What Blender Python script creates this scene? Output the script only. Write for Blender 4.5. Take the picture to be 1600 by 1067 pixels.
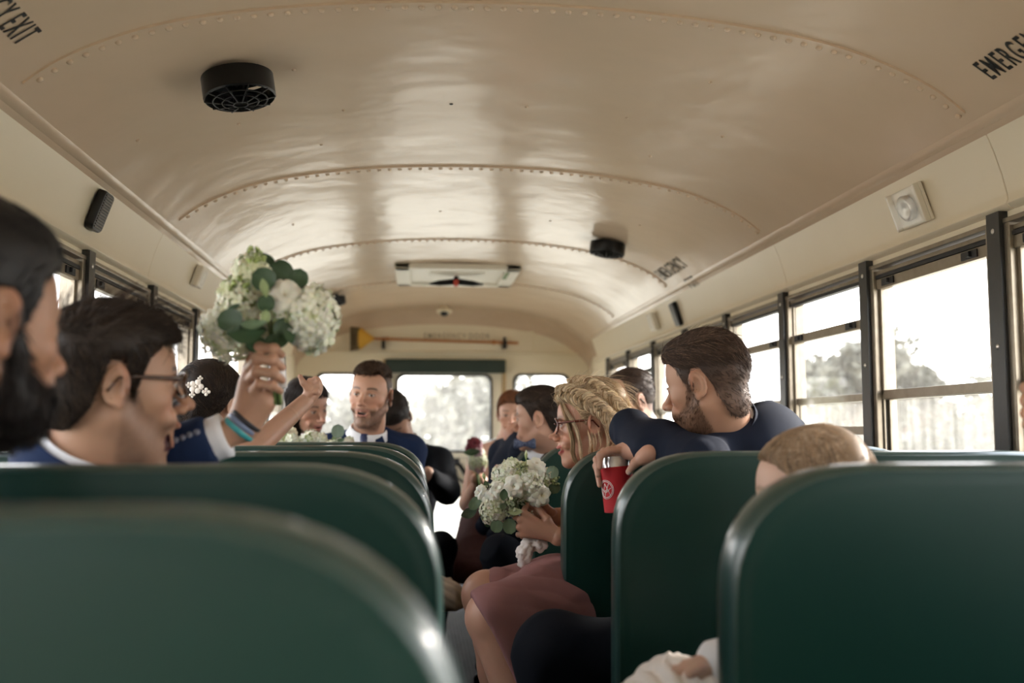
import bpy, bmesh, math, random
import numpy as np
from mathutils import Vector, Matrix, Euler, noise as mnoise

for o in list(bpy.data.objects): bpy.data.objects.remove(o)
scene = bpy.context.scene
COL = scene.collection
PI = math.pi
EYE = 1.06                       # camera height over the bus floor
CX = 0.205                       # the bus's centre line
FPX = 1550.0; YAW = math.radians(5.4); PIT = math.radians(5.05)

# ------------------------------------------------------------------ camera
cam_d = bpy.data.cameras.new('camera'); cam = bpy.data.objects.new('camera', cam_d); COL.objects.link(cam)
cam_d.sensor_width = 36; cam_d.lens = FPX/1600*36; cam_d.clip_start = .02; cam_d.clip_end = 600
cam.location = (0, 0, EYE); cam.rotation_euler = (PI/2+PIT, 0, -YAW)
cam_d.dof.use_dof = True; cam_d.dof.focus_distance = 2.45; cam_d.dof.aperture_fstop = 2.4
scene.camera = cam
# ------------------------------------------------------------------ sky, sun, exposure
world = bpy.data.worlds.new('sky'); scene.world = world; world.use_nodes = True
wn = world.node_tree; wn.nodes.clear()
wo = wn.nodes.new('ShaderNodeOutputWorld'); wb = wn.nodes.new('ShaderNodeBackground')
wt = wn.nodes.new('ShaderNodeTexCoord'); wsx = wn.nodes.new('ShaderNodeSeparateXYZ'); wr = wn.nodes.new('ShaderNodeValToRGB')
wn.links.new(wt.outputs['Generated'], wsx.inputs[0]); wn.links.new(wsx.outputs['Z'], wr.inputs[0])
wr.color_ramp.elements[0].position = 0.0; wr.color_ramp.elements[0].color = (1, .97, .93, 1)
wr.color_ramp.elements[1].position = .7; wr.color_ramp.elements[1].color = (.80, .88, 1, 1)
wn.links.new(wr.outputs[0], wb.inputs[0]); wb.inputs[1].default_value = 5.2
wn.links.new(wb.outputs[0], wo.inputs[0])
def sun(name, d, strength, angle, col):
    l = bpy.data.lights.new(name, 'SUN'); l.energy = strength; l.angle = math.radians(angle); l.color = col
    o = bpy.data.objects.new(name, l); COL.objects.link(o)
    o.rotation_euler = Vector(d).to_track_quat('-Z', 'Y').to_euler(); return o
sun('sun', (-.85, -.28, -.36), 7.0, 7.0, (1, .93, .84))
vs = scene.view_settings
vs.view_transform = 'Standard'; vs.look = 'None'; vs.gamma = 1; vs.use_curve_mapping = False; vs.exposure = 0.62
scene.cycles.max_bounces = 10; scene.cycles.diffuse_bounces = 6; scene.cycles.glossy_bounces = 4
scene.cycles.transmission_bounces = 6; scene.cycles.transparent_max_bounces = 16
scene.cycles.use_denoising = True; scene.cycles.caustics_reflective = False; scene.cycles.caustics_refractive = False
scene.cycles.sample_clamp_indirect = 6

# ------------------------------------------------------------------ pixel -> place
def ray(px, py):
    x, up, f = px-800, 533.5-py, FPX
    c, s = math.cos(PIT), math.sin(PIT); u = up*c+f*s; w = f*c-up*s
    c, s = math.cos(YAW), math.sin(YAW)
    return x*c+w*s, w*c-x*s, u
def at(px, py, d):               # the point seen at a pixel, d metres down the bus
    X, Y, U = ray(px, py); return Vector((X/Y*d, d, EYE+U/Y*d))
def at_z(px, py, z):
    X, Y, U = ray(px, py); k = (z-EYE)/U; return Vector((X*k, Y*k, z))

# ------------------------------------------------------------------ materials
MATS = {}
def lin(c):
    return tuple(((v/255)/12.92 if v/255 <= .04045 else ((v/255+.055)/1.055)**2.4) for v in c)
def mat(name, col=(.8, .8, .8), rough=.5, metal=0, spec=.5, noise=None, bump=None, attr=None, sheen=0, coat=0, trans=0, sss=0, stretch=None, emit=None):
    """noise=(scale, amount, col2); bump=(scale, strength, distance); attr=vertex colour name"""
    if name in MATS: return MATS[name]
    m = bpy.data.materials.new(name); m.use_nodes = True; nt = m.node_tree; N = nt.nodes; L = nt.links
    b = N['Principled BSDF']; b.inputs['Roughness'].default_value = rough; b.inputs['Metallic'].default_value = metal
    b.inputs['Specular IOR Level'].default_value = spec
    b.inputs['Base Color'].default_value = (*col, 1)
    if sheen: b.inputs['Sheen Weight'].default_value = sheen; b.inputs['Sheen Roughness'].default_value = .4
    if coat: b.inputs['Coat Weight'].default_value = coat
    if trans: b.inputs['Transmission Weight'].default_value = trans
    if sss:
        b.inputs['Subsurface Weight'].default_value = sss; b.inputs['Subsurface Radius'].default_value = (1, .35, .2); b.inputs['Subsurface Scale'].default_value = .006
    if emit: b.inputs['Emission Color'].default_value = (*emit[0], 1); b.inputs['Emission Strength'].default_value = emit[1]
    tc = N.new('ShaderNodeTexCoord'); mp = N.new('ShaderNodeMapping'); L.new(tc.outputs['Object'], mp.inputs[0])
    if stretch: mp.inputs['Scale'].default_value = stretch
    src = None
    if attr:
        a = N.new('ShaderNodeAttribute'); a.attribute_name = attr; src = a.outputs['Color']
    if noise:
        n = N.new('ShaderNodeTexNoise'); n.inputs['Scale'].default_value = noise[0]; n.inputs['Detail'].default_value = 5
        L.new(mp.outputs[0], n.inputs['Vector'])
        r = N.new('ShaderNodeMapRange'); r.inputs['From Min'].default_value = .35; r.inputs['From Max'].default_value = .7
        r.inputs['To Max'].default_value = noise[1]; L.new(n.outputs[0], r.inputs[0])
        mx = N.new('ShaderNodeMix'); mx.data_type = 'RGBA'; L.new(r.outputs[0], mx.inputs['Factor'])
        if src: L.new(src, mx.inputs['A'])
        else: mx.inputs['A'].default_value = (*col, 1)
        mx.inputs['B'].default_value = (*noise[2], 1); src = mx.outputs['Result']
    if src: L.new(src, b.inputs['Base Color'])
    if bump:
        n = N.new('ShaderNodeTexNoise'); n.inputs['Scale'].default_value = bump[0]; n.inputs['Detail'].default_value = 3
        L.new(mp.outputs[0], n.inputs['Vector'])
        bp = N.new('ShaderNodeBump'); bp.inputs['Strength'].default_value = bump[1]; bp.inputs['Distance'].default_value = bump[2]
        L.new(n.outputs[0], bp.inputs['Height']); L.new(bp.outputs[0], b.inputs['Normal'])
    MATS[name] = m; return m
def glass(name, haze, tint=(1, 1, 1)):
    if name in MATS: return MATS[name]
    m = bpy.data.materials.new(name); m.use_nodes = True; nt = m.node_tree; N = nt.nodes; L = nt.links; N.clear()
    out = N.new('ShaderNodeOutputMaterial'); tr = N.new('ShaderNodeBsdfTransparent'); tr.inputs[0].default_value = (*tint, 1)
    gl = N.new('ShaderNodeBsdfGlossy'); gl.inputs['Roughness'].default_value = .03
    fr = N.new('ShaderNodeFresnel'); fr.inputs[0].default_value = 1.35
    ge = N.new('ShaderNodeNewGeometry'); iv = N.new('ShaderNodeMath'); iv.operation = 'SUBTRACT'; iv.inputs[0].default_value = 1; L.new(ge.outputs['Backfacing'], iv.inputs[1])
    mu = N.new('ShaderNodeMath'); mu.operation = 'MULTIPLY'; L.new(fr.outputs[0], mu.inputs[0]); L.new(iv.outputs[0], mu.inputs[1])
    m1 = N.new('ShaderNodeMixShader'); L.new(mu.outputs[0], m1.inputs[0]); L.new(tr.outputs[0], m1.inputs[1]); L.new(gl.outputs[0], m1.inputs[2])
    df = N.new('ShaderNodeBsdfTranslucent'); df.inputs[0].default_value = (.95, .92, .86, 1)  # whitish translucent layer standing in for veiling glare and outdoor haze
    tc = N.new('ShaderNodeTexCoord'); mp = N.new('ShaderNodeMapping'); mp.inputs['Scale'].default_value = (4, 14, 1.2); L.new(tc.outputs['Object'], mp.inputs[0])
    n = N.new('ShaderNodeTexNoise'); n.inputs['Scale'].default_value = 3; n.inputs['Detail'].default_value = 6; L.new(mp.outputs[0], n.inputs['Vector'])
    r = N.new('ShaderNodeMapRange'); r.inputs['From Min'].default_value = .3; r.inputs['From Max'].default_value = .75
    r.inputs['To Min'].default_value = haze*.55; r.inputs['To Max'].default_value = haze*1.6; L.new(n.outputs[0], r.inputs[0])
    m2 = N.new('ShaderNodeMixShader'); L.new(r.outputs[0], m2.inputs[0]); L.new(m1.outputs[0], m2.inputs[1]); L.new(df.outputs[0], m2.inputs[2])
    L.new(m2.outputs[0], out.inputs[0]); MATS[name] = m; return m

# ------------------------------------------------------------------ mesh helpers
class MB:
    """collects shapes as vertex and face lists, and links them as ONE mesh object"""
    def __init__(s): s.v = []; s.f = []; s.c = []; s.m = []; s.n = 0
    def add(s, v, f, col=None, mi=0):
        v = np.asarray(v, float).reshape(-1, 3); b = s.n
        s.v.append(v); s.n += len(v)
        s.f.extend([tuple(int(i)+b for i in q) for q in f]); s.m.extend([mi]*len(f))
        if col is None: col = (1, 1, 1)
        col = np.asarray(col, float)
        s.c.append(np.broadcast_to(col, (len(v), 3)).copy() if col.ndim == 1 else col)
        return s
    def box(s, lo, hi, col=None, mi=0, M=None):
        x0, y0, z0 = lo; x1, y1, z1 = hi
        v = [(x0, y0, z0), (x1, y0, z0), (x1, y1, z0), (x0, y1, z0), (x0, y0, z1), (x1, y0, z1), (x1, y1, z1), (x0, y1, z1)]
        if M is not None: v = [M @ Vector(p) for p in v]
        return s.add(v, [(0, 3, 2, 1), (4, 5, 6, 7), (0, 1, 5, 4), (1, 2, 6, 5), (2, 3, 7, 6), (3, 0, 4, 7)], col, mi)
    def tube(s, pts, rad, n=8, col=None, mi=0, flat=1.0, up=None, caps=True):
        pts = [Vector(p) for p in pts]; k = len(pts)
        if not hasattr(rad, '__len__'): rad = [rad]*k
        T = []
        for i in range(k):
            t = pts[min(i+1, k-1)]-pts[max(i-1, 0)]; T.append(t.normalized() if t.length > 1e-9 else Vector((0, 0, 1)))
        u = Vector(up) if up else (Vector((0, 0, 1)) if abs(T[0].z) < .9 else Vector((1, 0, 0)))
        v = []; 
        for i in range(k):
            u = (u-T[i]*u.dot(T[i]))
            u = u.normalized() if u.length > 1e-6 else T[i].orthogonal().normalized()
            w = T[i].cross(u)
            for j in range(n):
                a = 2*PI*j/n; v.append(pts[i]+u*(math.cos(a)*rad[i]*flat)+w*(math.sin(a)*rad[i]))
        f = [(i*n+j, i*n+(j+1) % n, (i+1)*n+(j+1) % n, (i+1)*n+j) for i in range(k-1) for j in range(n)]
        if caps: f += [tuple(range(n-1, -1, -1)), tuple((k-1)*n+j for j in range(n))]
        if col is not None and np.ndim(col) == 2: col = np.repeat(np.asarray(col), n, axis=0)
        return s.add(v, f, col, mi)
    def ball(s, c, r, nu=12, nv=8, col=None, mi=0, M=None):
        r = (r, r, r) if not hasattr(r, '__len__') else r
        v = []
        for i in range(nv+1):
            p = PI*i/nv
            for j in range(nu):
                a = 2*PI*j/nu
                q = Vector((math.sin(p)*math.cos(a)*r[0], math.sin(p)*math.sin(a)*r[1], math.cos(p)*r[2]))
                if M is not None: q = M @ q
                v.append(q+Vector(c))
        f = [(i*nu+j, (i+1)*nu+j, (i+1)*nu+(j+1) % nu, i*nu+(j+1) % nu) for i in range(nv) for j in range(nu)]
        return s.add(v, f, col, mi)
    def prism(s, poly, axis, a, b, col=None, mi=0):
        """a closed polygon of (u, v) swept along an axis"""
        def P(u, v, w): return {'y': (u, w, v), 'x': (w, u, v), 'z': (u, v, w)}[axis]
        n = len(poly); v = [P(u, q, a) for u, q in poly]+[P(u, q, b) for u, q in poly]
        return s.add(v, [tuple(range(n)), tuple(range(2*n-1, n-1, -1))]+[((i+1) % n, i, n+i, n+(i+1) % n) for i in range(n)], col, mi)
    def build(s, name, mats, parent=None, smooth=True, bevel=0, colattr=False, angle=None, fix=True):
        me = bpy.data.meshes.new(name)
        V = np.concatenate(s.v) if s.v else np.zeros((0, 3))
        off = np.zeros(3)
        if parent is not None: off = np.array(parent.location)
        me.from_pydata((V-off).tolist(), [], s.f)
        if not isinstance(mats, (list, tuple)): mats = [mats]
        for m in mats: me.materials.append(m)
        if len(mats) > 1: me.polygons.foreach_set('material_index', s.m)
        if colattr:
            a = me.color_attributes.new('col', 'FLOAT_COLOR', 'POINT')
            C = np.ones((len(V), 4), np.float32); C[:, :3] = np.concatenate(s.c); a.data.foreach_set('color', C.ravel())
        if fix:
            bm = bmesh.new(); bm.from_mesh(me); bmesh.ops.recalc_face_normals(bm, faces=bm.faces); bm.to_mesh(me); bm.free()
        if smooth: me.polygons.foreach_set('use_smooth', [True]*len(me.polygons))
        me.update()
        if angle: me.set_sharp_from_angle(angle=math.radians(angle))
        o = bpy.data.objects.new(name, me); COL.objects.link(o)
        if parent is not None: o.parent = parent
        if bevel:
            b = o.modifiers.new('bevel', 'BEVEL'); b.width = bevel; b.segments = 2; b.limit_method = 'ANGLE'; b.angle_limit = math.radians(40)
        return o
def tag(o, label=None, cat=None, group=None, kind=None):
    if label: o['label'] = label
    if cat: o['category'] = cat
    if group: o['group'] = group
    if kind: o['kind'] = kind
    return o
def empty(name, loc, label, cat, group=None):
    o = bpy.data.objects.new(name, None); COL.objects.link(o); o.location = loc; o.empty_display_size = .05
    return tag(o, label, cat, group)
def struct(o): o['kind'] = 'structure'; return o
def copy_tree(o, parent=None):
    c = o.copy(); COL.objects.link(c); c.parent = parent
    for ch in list(o.children): copy_tree(ch, c)
    return c
def spline(pts, n):
    """Catmull-Rom through points"""
    P = [Vector(p) for p in pts]; P = [P[0]*2-P[1]]+P+[P[-1]*2-P[-2]]; out = []
    m = len(P)-3
    for i in range(n):
        t = i/(n-1)*m; k = min(int(t), m-1); t -= k; a, b, c, d = P[k:k+4]
        out.append(.5*((2*b)+(c-a)*t+(2*a-5*b+4*c-d)*t*t+(3*b-a-3*c+d)*t**3))
    return out
# ------------------------------------------------------------------ materials of the bus
M_CEIL = mat('ceiling_paint', lin((216, 194, 170)), .22, noise=(2.2, .3, lin((200, 174, 146))), bump=(2.6, .35, .03))
M_COVE = mat('cove_paint', lin((230, 219, 196)), .35, noise=(3, .2, lin((216, 202, 172))), bump=(3, .2, .02))
M_WALL = mat('wall_paint', lin((236, 226, 204)), .4, noise=(3, .3, lin((220, 208, 178))))
M_ALU = mat('window_metal', lin((150, 140, 124)), .35, metal=.75, noise=(30, .4, lin((110, 100, 86))))
M_BLACK = mat('black_post_paint', (.02, .021, .022), .35, bump=(60, .1, .002))
M_RUB = mat('black_rubber', (.012, .012, .012), .6)
M_PLAST = mat('black_plastic', (.004, .004, .004), .35, spec=.3)
M_FLOOR = mat('floor_rubber', (.035, .033, .031), .70, spec=.12, noise=(7, .6, (.075, .070, .065)), stretch=(3, .6, 1))
M_GLASS = glass('window_glass', .015); M_GLASS2 = glass('hazy_lower_glass', .05); M_GLASSR = glass('rear_glass', .055)  # second value: strength of the haze put into the glass
M_STEEL = mat('seat_frame_steel', (.04, .045, .045), .4, metal=.6)
M_SCREW = mat('bright_screw', (.6, .58, .54), .3, metal=.9)
Y0, Y1 = -4.1, 7.75
PROF = [(0, .938), (.13, .936), (.26, .931), (.39, .921), (.52, .906), (.65, .886), (.76, .861), (.86, .826), (.95, .783), (1.01, .742), (1.07, .690), (1.115, .645), (1.145, .585), (1.155, .50)]
def roofz(x):
    u = abs(x-CX); return EYE+float(np.interp(u, [p[0] for p in PROF], [p[1] for p in PROF]))
RIBS = [2.115+1.37*k for k in range(-4, 4)]
WALLU = 1.15; WZ0, WZ1 = .82, 1.545
half = spline([(u, z+EYE, 0) for u, z in PROF], 44)
inner = [(CX-p.x, p.y) for p in reversed(half)]+[(CX+p.x, p.y) for p in half[1:]]
# ceiling: one curved shell with thickness, rounded down into the rear wall
mb = MB()
ys = list(np.linspace(Y0, Y1-.16, 74))+[Y1-.16+.16*math.sin(a) for a in np.linspace(.15, PI/2, 8)]
def drop(y): 
    t = max(0, y-(Y1-.16)); return .16-math.sqrt(max(0, .16**2-t*t))
g = []
for y in ys:
    k = drop(y); r = []
    for x, z in inner: r.append((x, y, z-k*.75))
    g.append(r)
n = len(inner); V = [p for r in g for p in r]
F = [(i*n+j, i*n+j+1, (i+1)*n+j+1, (i+1)*n+j) for i in range(len(ys)-1) for j in range(n-1)]
mb.add(V, F); mb.add([(x, y, z+.05) for x, y, z in V], F)
ceil = struct(mb.build('ceiling', M_CEIL, fix=False))
# floor with lengthwise ribs down the aisle
mb = MB(); mb.box((CX-1.2, Y0, -.04), (CX+1.2, Y1, 0))
for k in range(20):
    x = .02+k*.018; mb.box((x, Y0, -.001), (x+.008, Y1, .005))
struct(mb.build('floor', M_FLOOR, smooth=False))
# side walls below the windows, headers above them
posts_r = [2.17+.685*k for k in range(-9, 9)]; posts_r = [y for y in posts_r if y < 7.7]
for side, sx in (('left', -1), ('right', 1)):
    X = CX+sx*WALLU; lo, hi = min(X, X+sx*.05), max(X, X+sx*.05)
    mb = MB(); mb.box((lo, Y0, 0), (hi, Y1, WZ0)); mb.box((lo, Y0, WZ1), (hi, Y1, 1.72))
    mb.box((min(X, X-sx*.03), Y0, WZ0-.03), (max(X, X-sx*.03), 7.3, WZ0))
    mb.box((lo, 7.08, WZ0), (hi, Y1, WZ1)); mb.box((lo, Y0, WZ0), (hi, posts_r[0], WZ1))
    struct(mb.build('wall_'+side, M_WALL, smooth=False))
    # the cove panel between the ceiling rail and the window header
    cp = [(1.078, 1.755), (1.09, 1.73), (1.106, 1.69), (1.122, 1.64), (1.132, 1.60), (1.134, 1.585), (1.130, 1.575), (1.138, 1.566), (1.152, 1.562)]
    poly = [(CX+sx*u, z) for u, z in cp]+[(CX+sx*(u+.03), z+.02) for u, z in reversed(cp)]
    seams = [Y0]+[y for y in RIBS if Y0 < y < 7.3]+[7.35]
    mb = MB()
    for a, b in zip(seams, seams[1:]): mb.prism(poly, 'y', a+.0015, b-.0015)
    struct(mb.build('trim_%d' % (1 if sx < 0 else 2), M_COVE, bevel=.0015, angle=35))
    # rail covering the joint of ceiling and cove
    mb = MB(); rp = [(1.052, 1.776), (1.058, 1.757), (1.074, 1.744), (1.088, 1.744), (1.09, 1.77), (1.075, 1.79)]
    mb.prism([(CX+sx*u, z) for u, z in rp], 'y', Y0, 7.5)
    struct(mb.build('trim_%d' % (3 if sx < 0 else 4), M_CEIL, bevel=.003, angle=50))
# roof ribs with rivets
for i, y in enumerate(RIBS):
    mb = MB()
    pr = [(x, z) for x, z in inner if abs(x-CX) < 1.05]
    for (w0, w1, th) in ((-.006, .034, .0035), (-.012, -.006, .006)):
        poly = [(x, z-th) for x, z in pr]; V = []
        for x, z in pr: V += [(x, y+w0, z+.002), (x, y+w0, z-th), (x, y+w1, z-th), (x, y+w1, z+.002)]
        F = [(4*k+j, 4*k+j+1, 4*k+j+5, 4*k+j+4) for k in range(len(pr)-1) for j in range(3)]
        mb.add(V, F)
    L = [0]; 
    for (a, b), (c, d) in zip(pr, pr[1:]): L.append(L[-1]+math.hypot(c-a, d-b))
    s = .03
    while s < L[-1]:
        x = np.interp(s, L, [p[0] for p in pr]); z = np.interp(s, L, [p[1] for p in pr])
        mb.ball((x, y+.016, z-.0035), (.0078, .0078, .0068), 10, 6); s += .0365
    struct(mb.build('trim_%d' % (60+i), M_CEIL, angle=40))
# single rivets in the ceiling skin between the ribs
mb = MB()
for px, py in ((459, 109), (373, 194), (214, 246), (823, 167), (537, 172), (980, 184), (1016, 244), (1129, 214), (1277, 271), (502, 226), (1110, 129), (458, 351), (688, 330), (860, 345), (1000, 352)):
    X, Y, U = ray(px, py); z = 1.99
    for _ in range(8):
        p = at_z(px, py, z); z = roofz(p.x)
    mb.ball((p.x, p.y, z), (.0055, .0055, .004), 8, 5)
struct(mb.build('trim_12', M_CEIL))
mb = MB()
p = at_z(705, 163, 1.995); mb.ball((p.x, p.y, roofz(p.x)), (.006, .006, .003), 8, 5)
struct(mb.build('trim_13', M_RUB))
# end wall with three windows and the emergency door opening
def rrect(x0, x1, z0, z1, r, n=6):
    o = []
    for cx, cz, a0 in ((x1-r, z1-r, 0), (x0+r, z1-r, 90), (x0+r, z0+r, 180), (x1-r, z0+r, 270)):
        for i in range(n+1):
            a = math.radians(a0+90*i/n); o.append((cx+r*math.cos(a), cz+r*math.sin(a)))
    return o
def panel_holes(name, outer, holes, y0, y1, m, parent=None):
    """flat plate with holes: filled between outlines and given thickness"""
    bm = bmesh.new(); E = []
    for loop in [outer]+holes:
        vs_ = [bm.verts.new((x, y0, z)) for x, z in loop]
        for i in range(len(vs_)): E.append(bm.edges.new((vs_[i], vs_[(i+1) % len(vs_)])))
    bmesh.ops.triangle_fill(bm, use_beauty=True, use_dissolve=False, edges=E)
    r = bmesh.ops.extrude_face_region(bm, geom=list(bm.faces))
    bmesh.ops.translate(bm, verts=[v for v in r['geom'] if isinstance(v, bmesh.types.BMVert)], vec=(0, y1-y0, 0))
    bmesh.ops.recalc_face_normals(bm, faces=bm.faces)
    me = bpy.data.meshes.new(name); bm.to_mesh(me); bm.free(); me.materials.append(m)
    o = bpy.data.objects.new(name, me); COL.objects.link(o)
    if parent is not None:
        o.parent = parent; me.transform(Matrix.Translation(-Vector(parent.location)))
    return o
def ring(mb, loop, y0, y1, w, col=None):
    """rubber gasket around a loop"""
    L = loop+[loop[0]]; c = (sum(p[0] for p in loop)/len(loop), sum(p[1] for p in loop)/len(loop))
    hx = max(abs(p[0]-c[0]) for p in loop); hz = max(abs(p[1]-c[1]) for p in loop)
    V = []
    for x, z in loop:
        a = ((x-c[0])*(1-w/hx)+c[0], (z-c[1])*(1-w/hz)+c[1]); b = ((x-c[0])*(1+w*.4/hx)+c[0], (z-c[1])*(1+w*.4/hz)+c[1])
        V += [(a[0], y0, a[1]), (b[0], y0, b[1]), (b[0], y1, b[1]), (a[0], y1, a[1])]
    n = len(loop); mb.add(V, [(4*i+j, 4*i+(j+1) % 4, 4*((i+1) % n)+(j+1) % 4, 4*((i+1) % n)+j) for i in range(n) for j in range(4)], col)
outer = [(CX-1.2, 0), (CX+1.2, 0), (CX+1.2, 1.6)]+[(x, z+.06) for x, z in reversed(inner)]+[(CX-1.2, 1.6)]
wl = rrect(-.785, -.345, .90, 1.49, .06); wrr = rrect(.745, 1.185, .90, 1.49, .06)
dw = rrect(-.165, .573, .885, 1.485, .055); dl = rrect(-.165, .573, .178, .55, .05)
door = [(-.262, .06), (.672, .06), (.672, 1.60), (-.262, 1.60)]
struct(panel_holes('wall_rear', outer, [wl, wrr, door], Y1, Y1+.05, M_WALL))
for i, w in enumerate((wl, wrr)):
    mb = MB(); ring(mb, w, Y1-.012, Y1+.055, .012); o = struct(mb.build('window_%d' % (i+1), M_RUB, smooth=False))
    mb = MB(); mb.prism(w, 'y', Y1+.02, Y1+.026); mb.build('pane', M_GLASSR, o, smooth=False)
d1 = struct(panel_holes('door_1', [(-.25, .07), (.66, .07), (.66, 1.59), (-.25, 1.59)], [dw, dl], Y1+.005, Y1+.045, M_WALL))
mb = MB(); ring(mb, dw, Y1-.01, Y1+.05, .012); ring(mb, dl, Y1-.01, Y1+.05, .012); mb.build('window_gasket', M_RUB, d1, smooth=False)
mb = MB(); mb.prism(dw, 'y', Y1+.02, Y1+.026); mb.build('upper_pane', M_GLASSR, d1, smooth=False)
mb = MB(); mb.prism(dl, 'y', Y1+.02, Y1+.026); mb.build('lower_pane', M_GLASSR, d1, smooth=False)
mb = MB()                                            # lever handle and latch
hp = at(716, 738, Y1-.05)
mb.tube(spline([at(712, 722, Y1-.03), at(720, 729, Y1-.05), at(730, 745, Y1-.05), at(736, 756, Y1-.05)], 10), .018, 8)
mb.tube(spline([at(712, 732, Y1-.03), at(714, 745, Y1-.06), at(724, 753, Y1-.06), at(734, 755, Y1-.05)], 10), .010, 8)
mb.box(tuple(at(706, 728, Y1-.03)), tuple(Vector(at(718, 716, Y1-.03))+Vector((0, .03, 0))))
mb.tube([at(745, 722, Y1-.04), at(742, 735, Y1-.04)], .014, 8)
tag(mb.build('door_handle', M_PLAST, d1), 'black curved door latch lever')
mb = MB(); mb.box((-.262, Y1-.02, .03), (.672, Y1+.01, .068)); mb.box((.655, Y1-.012, .06), (.685, Y1+.01, 1.6)); mb.box((-.275, Y1-.012, .06), (-.25, Y1+.01, 1.6))
struct(mb.build('trim_14', mat('door_edge_strip', lin((188, 160, 118)), .45), smooth=False, bevel=.003))
mb = MB(); mb.box((CX-1.05, Y1-.03, 1.645), (CX+1.05, Y1+.01, 1.66)); mb.box((CX-.7, Y1-.006, 1.665), (CX+.7, Y1+.01, 1.83))
struct(mb.build('trim_15', M_WALL, bevel=.004, angle=40))
# side windows: black posts, metal frame, sliding upper sash, fixed lower sash
def window(n, sx, ya, yb, dropz):
    X = CX+sx*WALLU
    def bx(mb, u0, u1, y0, y1, z0, z1): mb.box((min(X+sx*u0, X+sx*u1), y0, z0), (max(X+sx*u0, X+sx*u1), y1, z1))
    a, b = ya+.026, yb-.026
    mb = MB()
    for y in (a, b-.022): bx(mb, -.012, .05, y, y+.022, WZ0, WZ1)
    for y in (a+.026, b-.03): bx(mb, .005, .012, y, y+.004, WZ0, WZ1-.02)
    bx(mb, -.012, .05, a, b, WZ0, WZ0+.02); bx(mb, -.014, .05, a, b, WZ1-.012, WZ1)
    bx(mb, -.002, .05, a, b, WZ1-.03, WZ1-.018)
    o = struct(mb.build('window_%d' % n, M_ALU, smooth=False, bevel=.002))
    mid = 1.16; top = 1.502-dropz; bot = mid-dropz
    mb = MB(); a2, b2 = a+.022, b-.022; u0, u1 = .004, .016
    bx(mb, u0-.006, u1+.004, a2, b2, top-.030, top); bx(mb, u0, u1, a2, b2, bot-.012, bot+.014)
    bx(mb, u0, u1, a2, a2+.014, bot, top); bx(mb, u0, u1, b2-.014, b2, bot, top)
    mb.build('upper_sash', M_ALU, o, smooth=False, bevel=.0015)
    mb = MB(); bx(mb, u0+.005, u0+.009, a2+.01, b2-.01, bot, top-.02); mb.build('upper_pane', M_GLASS, o, smooth=False)
    mb = MB(); u0, u1 = .020, .034
    bx(mb, u0-.01, u1, a2, b2, mid-.014, mid+.010); bx(mb, u0, u1, a2, b2, WZ0+.02, WZ0+.045)
    bx(mb, u0, u1, a2, a2+.014, WZ0+.02, mid); bx(mb, u0, u1, b2-.014, b2, WZ0+.02, mid)
    mb.build('lower_sash', M_ALU, o, smooth=False, bevel=.0015)
    mb = MB(); bx(mb, u0+.005, u0+.009, a2+.01, b2-.01, WZ0+.03, mid-.01); mb.build('lower_pane', M_GLASS2, o, smooth=False)
    for y in (a2+.05, b2-.11):                        # sash latches in their dark slots
        mb = MB(); bx(mb, -.006, -.0025, y, y+.07, top-.024, top-.004); bx(mb, -.014, -.005, y+.022, y+.034, top-.02, top-.007)
        mb.build('sash_latch', M_RUB, o, smooth=False)
    mb = MB()
    bx(mb, -.004, .02, a2, b2, WZ1-.042, WZ1-.032); bx(mb, .01, .016, a2, a2+.004, WZ0+.03, WZ1-.04); bx(mb, .01, .016, b2-.004, b2, WZ0+.03, WZ1-.04)
    mb.build('weather_strip', M_RUB, o, smooth=False)
n = 3
for sx in (-1, 1):
    PS = [y+(.03 if sx < 0 else 0) for y in posts_r]
    for i, (ya, yb) in enumerate(zip(PS, PS[1:])):
        if yb > 7.2: continue
        dz = 0
        if sx > 0 and 2.8 < ya < 3.7: dz = .105
        if sx > 0 and ya > 5.2 and ya < 5.8: dz = .08
        window(n, sx, ya, yb, dz); n += 1
tn = 16
for sx in (-1, 1):
    X = CX+sx*WALLU
    for y in [y+(.03 if sx < 0 else 0) for y in posts_r]:
        if y > 7.1: continue
        mb = MB(); mb.box((min(X-sx*.022, X+sx*.05), y-.026, WZ0), (max(X-sx*.022, X+sx*.05), y+.026, WZ1+.018))
        for z in (.95, 1.25, 1.52): mb.ball((X-sx*.022, y, z), (.003, .0065, .0065), 10, 6, mi=1)
        struct(mb.build('trim_%d' % tn, [M_BLACK, M_SCREW], bevel=.004, angle=40)); tn += 1
# unseen front wall, kept nearly closed so less light reaches the seat backs
struct(panel_holes('wall_front', outer, [rrect(CX-.85, CX-.35, 1.0, 1.5, .06)], Y0-.05, Y0, M_WALL))
mb = MB(); mb.prism(rrect(CX-.85, CX-.35, 1.0, 1.5, .06), 'y', Y0-.03, Y0-.025); struct(mb.build('window_60', M_GLASS, smooth=False))

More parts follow.
